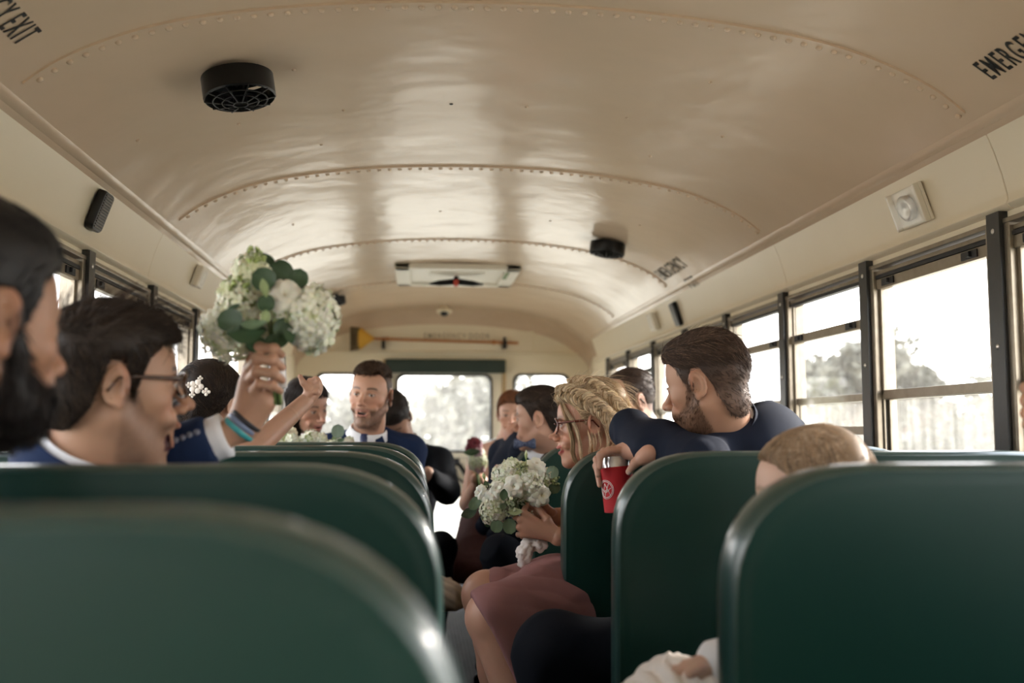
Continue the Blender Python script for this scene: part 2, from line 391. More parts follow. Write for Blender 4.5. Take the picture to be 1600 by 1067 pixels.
# ------------------------------------------------------------------ seats
M_VINYL = mat('green_vinyl', (.0035, .027, .020), .44, spec=.27, noise=(5, .5, (.005, .038, .029)), bump=(260, .12, .0012))
M_EDGE = mat('glossy_vinyl_edge', (.012, .040, .034), .30, spec=.8, coat=.3, noise=(9, .4, (.03, .06, .055)))  # rim tint lightened and made glossier for window glare along the edge
def outline(w, z0, z1, rx, rz, n=12):
    """bench back outline, rounded at both top corners"""
    o = [(0, z0)]
    for i in range(n+1):
        a = PI-PI/2*i/n; c, s = math.cos(a), math.sin(a)
        o.append((rx+rx*math.copysign(abs(c)**.80, c), z1-rz+rz*abs(s)**.80))
    for i in range(n+1):
        a = PI/2-PI/2*i/n; c, s = math.cos(a), math.sin(a)
        o.append((w-rx+rx*abs(c)**.80, z1-rz+rz*abs(s)**.80))
    o.append((w, z0)); return o
def seat_back_mb(w):
    T = .074; mb = MB(); z0, z1 = .36, 1.018
    base = outline(w, z0, z1, .19, .165)
    cx, cz = w/2, (z0+z1)/2
    rows = []
    for t, ins in ((0, .026), (.001, .018), (.004, .010), (.0035, .008), (.005, .006), (.010, .002), (.018, 0), (T/2, -.001), (T-.020, 0), (T-.010, .003), (T-.003, .010), (T, .020)):
        r = []
        for x, z in base:
            dx = (x-cx); dz = (z-cz)
            r.append((x-ins*np.clip(dx/(w/2)*1.4, -1, 1), -T/2+t, z-ins*(np.clip(dz/(cz-z0)*1.3, -1, 1))))
        rows.append(r)
    n = len(base); V = [p for r in rows for p in r]
    F = [(i*n+j, i*n+(j+1) % n, (i+1)*n+(j+1) % n, (i+1)*n+j) for i in range(len(rows)-1) for j in range(n)]
    k4 = 3*n; k7 = 9*n
    mb.add(V, F); mb.m = [1 if k4 <= i < k7 else 0 for i in range(len(F))]
    for rr, s in ((rows[0], -1), (rows[-1], 1)):      # slightly crowned faces
        k = len(rr); xs = []
        V2 = list(rr); F2 = []; prev = list(range(k))
        for q, bul in ((.985, .0004), (.90, .003), (.6, .006), (.3, .008)):
            cur = []
            for x, y, z in rr: V2.append((cx+(x-cx)*q, y+s*bul, cz+(z-cz)*q)); cur.append(len(V2)-1)
            F2 += [(prev[j], prev[(j+1) % k], cur[(j+1) % k], cur[j]) for j in range(k)]; prev = cur
        F2.append(tuple(prev)); mb.add(V2, F2)
    return mb
def make_seat(w, mirror):
    root = empty('bench_seat', (0, 0, 0), 'x', 'seat', 'bench seats')
    mb = seat_back_mb(w)
    for v in mb.v:                                    # the back leans a little towards the row behind
        v[:, 1] -= (v[:, 2]-.36)*.05
    mb.build('backrest', [M_VINYL, M_EDGE], root, angle=60)
    mb = MB()
    prof = [(.03, .33), (.40, .33), (.455, .35), (.47, .39), (.45, .425), (.38, .44), (.10, .425), (.03, .43)]
    mb.prism(prof, 'x', .012, w-.012); mb.build('cushion', M_VINYL, root, bevel=.012, angle=50)
    mb = MB()
    for x in (.03, w-.03):
        mb.tube([(x, .0, .37), (x, .0, .98-.42)], .012, 8)
    mb.box((.02, .04, .30), (w-.02, .42, .332)); mb.build('seat_frame', M_STEEL, root, bevel=.004, angle=40)
    x = w-.12 if mirror else .12
    for y in (.07, .38):
        mb = MB(); mb.tube([(x, y, .32), (x, y, .03), (x, y+.04, .006)], .014, 8); mb.box((x-.03, y-.03, 0), (x+.03, y+.07, .006))
        mb.build('leg', M_STEEL, root, angle=40)
    x = .03 if mirror else w-.03
    return root
SW = .955
LEFT_Y = [.60, 1.26, 1.94, 2.62, 3.30, 3.98, 4.66, 5.34, 6.02]
RIGHT_Y = [.56, 1.21, 1.88, 2.55, 3.22, 3.89, 4.56, 5.23, 5.90]
order = ['nearest, blurred in front', 'second', 'third', 'fourth', 'fifth', 'sixth', 'seventh', 'eighth', 'ninth and last before the rear door']
pl = make_seat(SW, True); pr_ = make_seat(SW-.005, False)
for k, y in enumerate(LEFT_Y):
    o = pl if k == 0 else copy_tree(pl); o.location = (.032-SW, y, 0)
for k, y in enumerate(RIGHT_Y):
    o = pr_ if k == 0 else copy_tree(pr_); o.location = (.365, y, 0)
lab_l = ['dark green vinyl bench seat, big blurred back nearest on the left of the aisle',
 'green bench seat back in front of the laughing man in glasses, left of the aisle',
 'green bench seat back under the navy sleeve raising a bouquet, left of the aisle',
 'green bench seat back in front of the dark-haired woman with a flower hairpin',
 'green bench seat back in front of the bearded man with a tie, flowers above it',
 'green bench seat holding the bearded man with a tie, left of the aisle',
 'green bench seat beside the man looking down, seventh back on the left of the aisle',
 'green bench seat left of the aisle, next to last row before the rear wall',
 'green bench seat left of the aisle, last row before the rear wall']
lab_r = ['green bench seat, only its blurred rounded corner shows at the bottom right edge',
 'large green bench seat back right of the aisle, child head peeking over it',
 'green bench seat back under the resting navy sleeve, right of the aisle',
 'green bench seat back behind the red can, next to the blonde woman',
 'green bench seat back right behind the flowers held by the blonde woman',
 'green bench seat back behind the young man with a bow tie',
 'green bench seat right of the aisle, seventh row, beyond the bow tie man',
 'green bench seat right of the aisle, next to last row before the rear wall',
 'green bench seat right of the aisle, last row before the rear wall']
roots = [o for o in COL.objects if o.parent is None and o.name.startswith('bench_seat')]
for o in roots:
    L_ = o.location.x < .2; ys_ = LEFT_Y if L_ else RIGHT_Y
    k = min(range(9), key=lambda i: abs(ys_[i]-o.location.y)); o['label'] = (lab_l if L_ else lab_r)[k]

# ------------------------------------------------------------------ fittings
def fan(px, py, drop_, r, depth, label, tilt):
    z = 1.97
    for _ in range(10): p = at_z(px, py, z); z = roofz(p.x)-drop_
    R = Euler(tilt).to_matrix(); z0 = z
    root = empty('ceiling_fan', p, label, 'fan', 'black fans on the ceiling')
    def W(v): return p+R @ Vector(v)
    N = 32; mb = MB(); V = []
    secs = [(r*.93, .0), (r, .004), (r, -depth), (r*.96, -depth-.004), (r*.93, -depth), (r*.93, -.004)]
    for rr, h in secs:
        for j in range(N): a = 2*PI*j/N; V.append(W((rr*math.cos(a), rr*math.sin(a), h+depth/2)))
    k = len(secs); mb.add(V, [(i*N+j, i*N+(j+1) % N, ((i+1) % k)*N+(j+1) % N, ((i+1) % k)*N+j) for i in range(k) for j in range(N)])
    mb.build('housing', M_PLAST, root, angle=40)
    mb = MB()
    for j in range(10):
        a = 2*PI*j/10+.1; mb.tube([W((r*.2*math.cos(a), r*.2*math.sin(a), -depth/2-.018)), W((r*.98*math.cos(a), r*.98*math.sin(a), -depth/2-.004))], .0022, 5)
    for rr in (.2, .5, .75):
        mb.tube([W((r*rr*math.cos(a), r*rr*math.sin(a), -depth/2-.004-.014*(1-rr)/.8)) for a in np.linspace(0, 2*PI, 25)], .002, 5, caps=False)
    mb.build('guard', M_PLAST, root)
    mb = MB(); mb.tube([W((0, 0, depth/2)), W((0, 0, -depth/2-.016))], r*.2, 16)
    mb.build('motor', M_PLAST, root, angle=40)
    mb = MB()
    for j in range(5):
        a = 2*PI*j/5; c, s = math.cos(a), math.sin(a); V = []
        for rr, hw in ((.2, .12), (.55, .22), (.88, .26)):
            for q, h in ((-1, -.008), (1, .010)): V.append(W((r*(rr*c-q*hw*s), r*(rr*s+q*hw*c), h)))
        V2 = [v+Vector((0, 0, .003)) for v in V]
        mb.add(V+V2, [(0, 1, 3, 2), (2, 3, 5, 4), (6, 8, 9, 7), (8, 10, 11, 9), (0, 2, 8, 6), (2, 4, 10, 8), (1, 7, 9, 3), (3, 9, 11, 5), (4, 5, 11, 10), (0, 6, 7, 1)])
    mb.build('blade', M_PLAST, root)
    mb = MB()
    top = p+Vector((0, 0, depth/2)); mb.tube([top-Vector((0, 0, .01)), (p.x, p.y, roofz(p.x)+.01)], r*.35, 16); mb.build('mounting_plate', M_PLAST, root, angle=40)
fan(373, 138, .045, .088, .048, 'large black round fan hanging from the near left of the ceiling', (math.radians(-3), math.radians(-9), 0))
fan(949, 389, .04, .083, .045, 'black round fan on the ceiling right of the roof hatch', (0, math.radians(8), 0))
fan(522, 470, .04, .075, .04, 'small distant black fan on the ceiling near the broom', (0, math.radians(-8), 0))

def on_cove(px, py, sx):         # point on the cove panel
    u, z = 1.105, 1.68
    X, Y, U = ray(px, py)
    # the panel's plane through (1.078,1.755)-(1.132,1.60)
    A = Vector((CX+sx*1.078, 0, 1.755)); T = Vector((sx*.054, 0, -.155)).normalized(); Nn = Vector((-T.z*sx, 0, T.x*sx)); Nn = Nn if Nn.x*sx < 0 else -Nn
    d = Vector((X, Y, U)); o = Vector((0, 0, EYE)); t = (A-o).dot(Nn)/d.dot(Nn)
    return o+d*t, T, Nn
def frame_cove(px, py, sx):
    p, T, Nn = on_cove(px, py, sx)
    M = Matrix((( Vector((0, 1, 0)).x, -T.x, Nn.x, p.x), (1, -T.y, Nn.y, p.y), (0, -T.z, Nn.z, p.z), (0, 0, 0, 1)))
    return p, M                   # local x down the bus, y up the panel, z out into the room
def speaker(px, py, sx, w, h, th, label):
    p, M = frame_cove(px, py, sx)
    root = empty('wall_speaker', p, label, 'speaker', 'black speakers on the cove panels')
    mb = MB(); poly = rrect(-w/2, w/2, -h/2, h/2, .016, 4); n = len(poly)
    V = [M @ Vector((x, y, 0)) for x, y in poly]+[M @ Vector((x, y, th*.75)) for x, y in poly]+[M @ Vector((x*.92, y*.95, th)) for x, y in poly]
    mb.add(V, [(i+k*n, (i+1) % n+k*n, (i+1) % n+(k+1)*n, i+(k+1)*n) for k in range(2) for i in range(n)]+[tuple(range(2*n, 3*n)), tuple(range(n-1, -1, -1))])
    mb.build('speaker_box', M_PLAST, root, angle=40)
    mb = MB()
    for i in range(13):
        y = -h*.40+h*.8*i/12
        mb.box((-w*.36, y-h*.016, th-.001), (w*.36, y+h*.016, th+.003), M=M)
    mb.build('grille', mat('grille_plastic', (.10, .085, .065), .5), root, smooth=False)
speaker(150, 328, -1, .085, .115, .022, 'black slatted speaker on the left panel above the windows')
speaker(1059, 490, 1, .085, .125, .022, 'small black speaker on the right panel beyond the clear dome light')
M_CLEAR = mat('clear_lens', (.85, .83, .78), .15, trans=.75); M_WHITEP = mat('white_plastic', lin((228, 222, 208)), .4)
def dome_light(px, py, sx, w, h, label, lens):
    p, M = frame_cove(px, py, sx)
    root = empty('dome_light', p, label, 'light', 'rectangular lights on the cove panels')
    mb = MB(); mb.box((-w/2, -h/2, 0), (w/2, h/2, .010), M=M); mb.box((-w/2, -h/2, .01), (-w/2+.008, h/2, .026), M=M); mb.box((w/2-.008, -h/2, .01), (w/2, h/2, .026), M=M)
    mb.build('base_plate', M_WHITEP, root, smooth=False, bevel=.002)
    mb = MB(); mb.box((-w/2+.006, -h/2+.002, .009), (w/2-.006, h/2-.002, .03), M=M)
    mb.build('lens_cover', lens, root, smooth=False, bevel=.004)
    mb = MB(); N = 20; V = []
    for rr, z in ((.034, .012), (.036, .026), (.030, .031), (.012, .020)):
        for j in range(N): a = 2*PI*j/N; V.append(M @ Vector((rr*math.cos(a), rr*math.sin(a), z)))
    mb.add(V, [(i*N+j, i*N+(j+1) % N, (i+1)*N+(j+1) % N, (i+1)*N+j) for i in range(3) for j in range(N)]+[tuple(3*N+j for j in range(N))])
    mb.build('reflector', mat('reflector', (.5, .46, .4), .3, metal=.5), root)
dome_light(1427, 322, 1, .155, .105, 'clear rectangular dome light high on the right panel', glass('clear_lens_glass', .04))
dome_light(307, 431, -1, .10, .085, 'small white rectangular light on the left panel beside the raised bouquet', M_WHITEP)
dome_light(1024, 502, 1, .12, .10, 'small white light on the right panel beyond the black speaker', M_WHITEP)

# roof hatch with its black lever
hx0, hx1 = at_z(620, 443, 1.97).x, at_z(800, 443, 1.97).x; hy0, hy1 = 5.55, 6.25; hc = (hx0+hx1)/2
root = empty('roof_hatch', (hc, 5.9, 1.97), 'white square roof hatch in the ceiling with a black lever', 'hatch')
mb = MB(); zt = 1.995; w = (hx1-hx0)/2
for x0, x1, y0, y1 in ((hc-w, hc-w+.09, hy0, hy1), (hc+w-.09, hc+w, hy0, hy1), (hc-w, hc+w, hy0, hy0+.08), (hc-w, hc+w, hy1-.08, hy1)): mb.box((x0, y0, zt-.035), (x1, y1, zt))
mb.build('hatch_frame', M_WHITEP, root, smooth=False, bevel=.008)
mb = MB(); mb.box((hc-w+.08, hy0+.07, zt-.02), (hc+w-.08, hy1-.07, zt-.005)); mb.box((hc-.16, hy0+.16, zt-.03), (hc+.16, hy0+.30, zt-.018)); mb.build('hatch_lid', M_WHITEP, root, smooth=False, bevel=.006)
mb = MB(); mb.tube([(hc-.16, 5.86, zt-.075), (hc-.1, 5.86, zt-.07), (hc, 5.86, zt-.06), (hc+.1, 5.86, zt-.07), (hc+.16, 5.86, zt-.075)], [.006, .017, .02, .017, .006], 10); mb.tube([(hc, 5.86, zt-.06), (hc, 5.86, zt-.018)], .014, 10)
mb.build('lever', M_PLAST, root)
mb = MB(); mb.box((hc-.016, 5.83, zt-.088), (hc+.012, 5.88, zt-.05)); tag(mb.build('lever_knob', mat('red_plastic', (.45, .05, .03), .4), root, smooth=False, bevel=.004), 'small red knob')
mb = MB(); mb.box((hc+w-.085, hy0+.1, zt-.037), (hc+w-.06, hy0+.35, zt-.034)); mb.build('warning_sticker', mat('green_print', (.15, .22, .08), .6), root, smooth=False)
# camera dome above the rear wall
p = at(694, 486, 7.50)
root = empty('security_camera', p, 'small dark camera dome on a round white base above the broom', 'camera')
mb = MB(); mb.ball(p, (.062, .062, .03), 20, 10); mb.build('base', M_WALL, root)
mb = MB(); mb.ball((p.x, p.y-.02, p.z-.014), (.034, .04, .028), 16, 10); mb.build('lens_dome', M_PLAST, root)
mb = MB(); mb.tube([p, (p.x, p.y, roofz(p.x)-.0)], .03, 12); mb.build('mount', M_WALL, root)
# green header pad over the door
mb = MB(); mb.prism(rrect(-.255, .680, 1.495, 1.60, .012, 3), 'y', Y1-.07, Y1-.012)
tag(mb.build('header_pad', mat('dark_green_pad', (.012, .03, .022), .5), bevel=.008, angle=40), 'dark green padded bar above the rear door window', 'pad')
mb = MB(); q = at(597, 602, 7.65); mb.box((q.x-.05, q.y, q.z-.10), (q.x+.03, q.y+.09, q.z+.10))
tag(mb.build('door_stop', M_RUB, bevel=.01, angle=40), 'small black box at the end of the green padded bar', 'door fitting')
# broom on two wall clips
b0, b1 = at(580, 529, 7.66), at(810, 536, 7.66)
root = empty('broom', (b0+b1)/2, 'straw broom with yellow cap and wooden handle held on the rear wall', 'broom')
mb = MB(); mb.tube([b0, b1], .011, 10); mb.tube([b0+(b1-b0)*.10, b0+(b1-b0)*.115], .018, 10); mb.tube([b0+(b1-b0)*.82, b0+(b1-b0)*.84], .018, 10)
mb.build('broom_handle', mat('broom_wood', lin((170, 108, 56)), .5), root, angle=40)
e1, e0 = at(566, 529, 7.66), at(549, 529, 7.66)
def broomsec(P): 
    V = []
    for (x, h, t) in P:
        for a in range(16):
            t_ = 2*PI*a/16; V.append((x, 7.66+math.sin(t_)*t, b0.z+math.cos(t_)*h))
    return V
P = [(b0.x+.02, .013, .013), (b0.x-.01, .03, .025), (e1.x, .078, .032), (e1.x-.03, .088, .03)]
mb = MB(); mb.add(broomsec(P), [(i*16+j, i*16+(j+1) % 16, (i+1)*16+(j+1) % 16, (i+1)*16+j) for i in range(3) for j in range(16)])
tag(mb.build('broom_cap', mat('yellow_plastic', lin((214, 165, 60)), .45), root), 'yellow shoulder of the broom')
mb = MB(); rnd = random.Random(4)
for i in range(420):
    a = rnd.uniform(-1, 1); b_ = rnd.uniform(-1, 1); x0 = e1.x-.02; x1 = e0.x-rnd.uniform(-.005, .012)
    mb.tube([(x0, 7.66+b_*.024, b0.z+a*.082), (x1, 7.66+b_*.028+rnd.uniform(-.004, .004), b0.z-.004+a*.092)], .0022, 4)
mb.build('bristles', mat('broom_straw', lin((120, 104, 78)), .8), root)
for px in (599, 789):
    q = at(px, 530, 7.66); mb = MB()
    mb.box((q.x-.014, 7.64, q.z-.07), (q.x+.014, Y1, q.z-.012)); mb.box((q.x-.012, 7.64, q.z-.03), (q.x+.012, 7.70, q.z-.012)); mb.box((q.x-.012, 7.69, q.z-.03), (q.x+.012, 7.70, q.z+.02))
    tag(mb.build('broom_clip', M_RUB, smooth=False, bevel=.003), 'black clip under the broom '+('next to its yellow cap' if px < 700 else 'near the end of its handle'), 'clip', 'broom clips')

# ------------------------------------------------------------------ lettering
M_INK = mat('black_stencil_ink', (.012, .012, .012), .6)
def lettering(name, txt, size, M, m, squeeze=1, label=None, par=None, kind=None, offset=.0006):
    cu = bpy.data.curves.new(name, 'FONT'); cu.body = txt; cu.size = size; cu.extrude = offset; cu.align_x = 'LEFT'; cu.align_y = 'CENTER'; cu.space_character = 1.28
    cu.offset = size*.004
    tmp = bpy.data.objects.new(name, cu); dg = bpy.context.evaluated_depsgraph_get(); COL.objects.link(tmp); dg.update()
    me = bpy.data.meshes.new_from_object(tmp.evaluated_get(dg)); COL.objects.unlink(tmp); bpy.data.objects.remove(tmp)
    me.transform(Matrix.Diagonal((squeeze, 1, 1, 1))); me.name = name; me.materials.clear(); me.materials.append(m)
    return me, M
def put_text(name, txt, size, place, squeeze, label, cat='lettering', m=None):
    """place(u, v) -> world point for reading direction u and letter height v"""
    u0 = 0; root = empty(name, place(0, 0, 0), label, cat)
    for w in txt.split():
        me, _ = lettering('word', w, size, None, m or M_INK, squeeze); wid_ = max(v.co.x for v in me.vertices)
        for v in me.vertices: v.co = Vector(place(v.co.x+u0, v.co.y, v.co.z))-root.location
        u0 += wid_+size*.42*squeeze
        o = bpy.data.objects.new('word', me); COL.objects.link(o); o.parent = root
    return root
def roof_place(x0, y0, sy, sgn):
    """letters run along the bus; their tops point to the roof's middle"""
    def f(u, v, l):
        x = x0+sgn*v; return Vector((x, y0+sy*u, roofz(x)-.0012-l))
    return f
# right side reads from far to near, left side from near to far
def roof_hit(px, py):
    z = 1.9
    for _ in range(20): p = at_z(px, py, z); z = z*.5+.5*roofz(p.x)
    return p
q = roof_hit(1545, 120); put_text('stencil_lettering', 'EMERGENCY EXIT', .066, roof_place(q.x-.012, q.y, -1, -1), .56, 'black EMERGENCY EXIT stencil on the ceiling above the right windows')
q = roof_hit(44, 60)
wid = sum(max(v.co.x for v in lettering('m', w_, .066, None, M_INK, .56)[0].vertices) for w_ in ('EMERGENCY', 'EXIT'))+.066*.42*.56
put_text('stencil_lettering', 'EMERGENCY EXIT', .066, roof_place(q.x+.0, q.y-wid, 1, 1), .56, 'black EXIT stencil on the ceiling above the left windows')
q = roof_hit(1075, 413); q2 = roof_hit(1045, 437)
put_text('stencil_lettering', 'EMERGENCY', .085, roof_place(q.x-.02, max(q.y, q2.y)+.05, -1, -1), .75, 'distant grey EMERGENCY stencil on the ceiling beyond the round fan', m=mat('faded_ink', (.10, .085, .06), .6))
put_text('stencil_lettering', 'EXIT', .075, roof_place(q.x+.07, max(q.y, q2.y)-.16, -1, -1), .75, 'distant grey EXIT stencil under the word EMERGENCY on the ceiling', m=mat('faded_ink'))
q = at(662, 525, Y1-.008)
put_text('door_lettering', 'EMERGENCY DOOR', .062, lambda u, v, l: Vector((q.x+u, Y1-.0075-l, q.z+v)), .78, 'faint EMERGENCY DOOR lettering on the rear wall behind the broom', m=mat('faint_ink', (.30, .25, .17), .6))
q3 = at(690, 716, Y1); 
for k, t in enumerate(('TO OPEN DOOR', 'LIFT HANDLE')):
    put_text('door_lettering', t, .03, (lambda kk: lambda u, v, l: Vector((q3.x+u, Y1+.004-l, q3.z-kk*.045+v)))(k), .8, ('small grey line of lettering on the rear door, '+('upper' if k == 0 else 'lower')+' of two'), m=mat('faint_ink'))
# ------------------------------------------------------------------ organic shapes: blended volumes turned into one skin
def npv(p): return np.array([p[0], p[1], p[2]], np.float32)
class Field:
    def __init__(s): s.p = []
    def ell(s, c, r, k=.01, R=None, op='add'):
        c = npv(c); r = npv(r); R = None if R is None else np.array(R, np.float32).reshape(3, 3)
        def f(P):
            q = P-c
            if R is not None: q = q @ R
            k0 = np.sqrt(((q/r)**2).sum(-1))+1e-9; k1 = np.sqrt(((q/(r*r))**2).sum(-1))+1e-9
            return k0*(k0-1)/k1
        m = float(max(r)); s.p.append((f, c-m, c+m, k, op)); return s
    def cap(s, a, b, ra, rb=None, k=.01, op='add', flat=None):
        a = npv(a); b = npv(b); rb = ra if rb is None else rb; ba = b-a; L2 = float(ba @ ba)+1e-12
        fl = None if flat is None else (npv(Vector(flat[0]).normalized()), flat[1])
        def f(P):
            q = P-a; t = np.clip((q @ ba)/L2, 0, 1); w = q-t[..., None]*ba
            if fl is not None: w = w+fl[0]*((w @ fl[0])*(1/fl[1]-1))[..., None]
            d = np.sqrt((w*w).sum(-1))-(ra+(rb-ra)*t)
            return d*(fl[1] if fl is not None and fl[1] < 1 else 1)
        m = max(ra, rb)*(max(1, fl[1]) if fl is not None else 1); s.p.append((f, np.minimum(a, b)-m, np.maximum(a, b)+m, k, op)); return s
    def chain(s, pts, rad, k=.008, op='add', flat=None):
        for i in range(len(pts)-1): s.cap(pts[i], pts[i+1], rad[i], rad[i+1], k, op, flat)
        return s
    def fn(s, f, k=.01, op='and'): s.p.append((f, None, None, k, op)); return s
    def grid(s, h, pad=3):
        lo = np.min([p[1] for p in s.p if p[4] == 'add'], axis=0)-pad*h; hi = np.max([p[2] for p in s.p if p[4] == 'add'], axis=0)+pad*h
        n = np.ceil((hi-lo)/h).astype(int)+1
        ax = [lo[i]+h*np.arange(n[i], dtype=np.float32) for i in range(3)]
        V = np.full(n, .05, np.float32)
        for f, a, b, k, op in s.p:
            if a is None: i0 = np.zeros(3, int); i1 = n
            else:
                m = k+3*h; i0 = np.clip(((a-m-lo)/h).astype(int), 0, n); i1 = np.clip(((b+m-lo)/h).astype(int)+2, 0, n)
            if np.any(i1 <= i0): continue
            sl = tuple(slice(i0[j], i1[j]) for j in range(3))
            P = np.stack(np.meshgrid(*[ax[j][sl[j]] for j in range(3)], indexing='ij'), -1).astype(np.float32)
            d = f(P); v = V[sl]
            if op == 'add': hh = np.maximum(k-np.abs(v-d), 0)/k; V[sl] = np.minimum(v, d)-hh*hh*k*.25
            else:
                if op == 'sub': d = -d
                hh = np.maximum(k-np.abs(v-d), 0)/k; V[sl] = np.maximum(v, d)+hh*hh*k*.25
        for j in range(3):                            # closed at the edge of the grid
            e = [slice(None)]*3; e[j] = 0; V[tuple(e)] = .01; e[j] = -1; V[tuple(e)] = .01
        s.V, s.lo, s.h, s.n = V, lo, h, n; return s
    def mesh(s, h):
        s.grid(h); V, lo = s.V, s.lo; S = V < 0
        C = np.zeros(tuple(np.array(V.shape)-1), np.int8)
        offs = [(i, j, k) for i in (0, 1) for j in (0, 1) for k in (0, 1)]
        sh = C.shape
        for o in offs: C += S[o[0]:o[0]+sh[0], o[1]:o[1]+sh[1], o[2]:o[2]+sh[2]]
        I = np.argwhere((C > 0) & (C < 8))
        if len(I) == 0: return np.zeros((0, 3)), []
        acc = np.zeros((len(I), 3)); cnt = np.zeros(len(I))
        for a in offs:
            for ax_ in range(3):
                if a[ax_]: continue
                b = list(a); b[ax_] = 1
                v0 = V[I[:, 0]+a[0], I[:, 1]+a[1], I[:, 2]+a[2]]; v1 = V[I[:, 0]+b[0], I[:, 1]+b[1], I[:, 2]+b[2]]
                m = (v0 < 0) != (v1 < 0); t = np.where(m, v0/np.where(m, v0-v1, 1), 0)
                q = np.array(a, float)[None].repeat(len(I), 0); q[:, ax_] = t
                acc += q*m[:, None]; cnt += m
        P = lo+h*(I+acc/cnt[:, None])
        ID = np.full(sh, -1, np.int64); ID[I[:, 0], I[:, 1], I[:, 2]] = np.arange(len(I))
        F = []
        for ax_ in range(3):
            u, w = (ax_+1) % 3, (ax_+2) % 3
            a = [slice(1, -1)]*3; b = [slice(1, -1)]*3; a[ax_] = slice(0, -1); b[ax_] = slice(1, None)
            s0 = S[tuple(a)]; s1 = S[tuple(b)]; E = np.argwhere(s0 != s1)
            fl = s0[E[:, 0], E[:, 1], E[:, 2]]
            G = E+np.array([0 if j == ax_ else 1 for j in range(3)])
            def cid(du, dw):
                g = G.copy(); g[:, u] -= du; g[:, w] -= dw; return ID[g[:, 0], g[:, 1], g[:, 2]]
            q = np.stack([cid(1, 1), cid(0, 1), cid(0, 0), cid(1, 0)], 1)
            q = np.where(fl[:, None], q, q[:, ::-1]); F.append(q)
        F = np.concatenate(F); F = F[(F >= 0).all(1)]
        s.P = P; return P, F
    def sample(s, P):
        g = (P-s.lo)/s.h; i = np.clip(g.astype(int), 0, s.n-2); t = np.clip(g-i, 0, 1)
        r = 0
        for a in (0, 1):
            for b in (0, 1):
                for c in (0, 1):
                    w = (t[:, 0] if a else 1-t[:, 0])*(t[:, 1] if b else 1-t[:, 1])*(t[:, 2] if c else 1-t[:, 2])
                    r = r+w*s.V[i[:, 0]+a, i[:, 1]+b, i[:, 2]+c]
        return r
    def grad(s, P):
        e = s.h; G = np.stack([s.sample(P+np.eye(3)[j]*e)-s.sample(P-np.eye(3)[j]*e) for j in range(3)], 1)
        return G/(np.linalg.norm(G, axis=1, keepdims=True)+1e-9)
def relax(P, F, it=2, f=.5):
    P = P.copy(); n = len(P); F = np.asarray(F)
    e = np.concatenate([F[:, [0, 1]], F[:, [1, 2]], F[:, [2, 3]], F[:, [3, 0]]])
    for _ in range(it):
        A = np.zeros_like(P); c = np.zeros(n)
        for j in range(3): A[:, j] = np.bincount(e[:, 0], P[e[:, 1], j], n)
        c = np.bincount(e[:, 0], minlength=n); m = c > 0
        P[m] += f*(A[m]/c[m, None]-P[m])
    return P
def normals(P, F):
    F = np.asarray(F); nn = np.cross(P[F[:, 2]]-P[F[:, 0]], P[F[:, 3]]-P[F[:, 1]]); N = np.zeros_like(P)
    for k in range(4):
        for j in range(3): N[:, j] += np.bincount(F[:, k], nn[:, j], len(P))
    return N/(np.linalg.norm(N, axis=1, keepdims=True)+1e-12)
def wob(P, A, f, seed=0, stretch=(1, 1, 1)):
    """smooth random value made of waves, for folds and locks"""
    r = np.random.RandomState(seed); o = 0
    for i in range(7):
        k = r.normal(size=3); k = k/np.linalg.norm(k)*f*(.6+.9*r.rand())*np.array(stretch); o = o+np.sin(P @ k+r.rand()*6.28+1.3*np.sin(P @ (k[::-1]*.6)+r.rand()*6))
    return A*o/3.5
def X4(M, P): M = np.array(M); return np.asarray(P) @ M[:3, :3].T+M[:3, 3]
def head_matrix(pos, az, pitch=0, roll=0, s=1):
    """az: compass angle the face looks to (0 down the bus, 90 to the right); pitch: + looks up; roll: + tips towards the person's right"""
    R = Matrix.Rotation(-math.radians(az), 4, 'Z') @ Matrix.Rotation(math.radians(pitch), 4, 'X') @ Matrix.Rotation(math.radians(roll), 4, 'Y')
    return Matrix.Translation(pos) @ R @ Matrix.Scale(s, 4)
def strands(mb, P, r, col):
    """P (n, k, 3) paths as thin three-sided hairs"""
    n, k, _ = P.shape; T = np.gradient(P, axis=1); T /= np.linalg.norm(T, axis=2, keepdims=True)+1e-9
    a = np.cross(T, np.array([.3, .2, .93])); a /= np.linalg.norm(a, axis=2, keepdims=True)+1e-9; b = np.cross(T, a)
    rr = np.asarray(r).reshape(1, k, 1) if np.ndim(r) == 1 else r
    V = np.stack([P+rr*(a*math.cos(q)+b*math.sin(q)) for q in (0, 2.094, 4.189)], 2)      # n,k,3,3
    base = (np.arange(n)*k*3)[:, None, None]; i = np.arange(k-1)[None, :, None]*3; j = np.arange(3)[None, None, :]; j2 = (j+1) % 3
    Q = np.stack([base+i+j, base+i+j2, base+i+3+j2, base+i+3+j], -1).reshape(-1, 4)
    C = np.repeat(np.asarray(col), k*3, axis=0) if np.ndim(col) == 2 else col
    mb.add(V.reshape(-1, 3), Q, C)
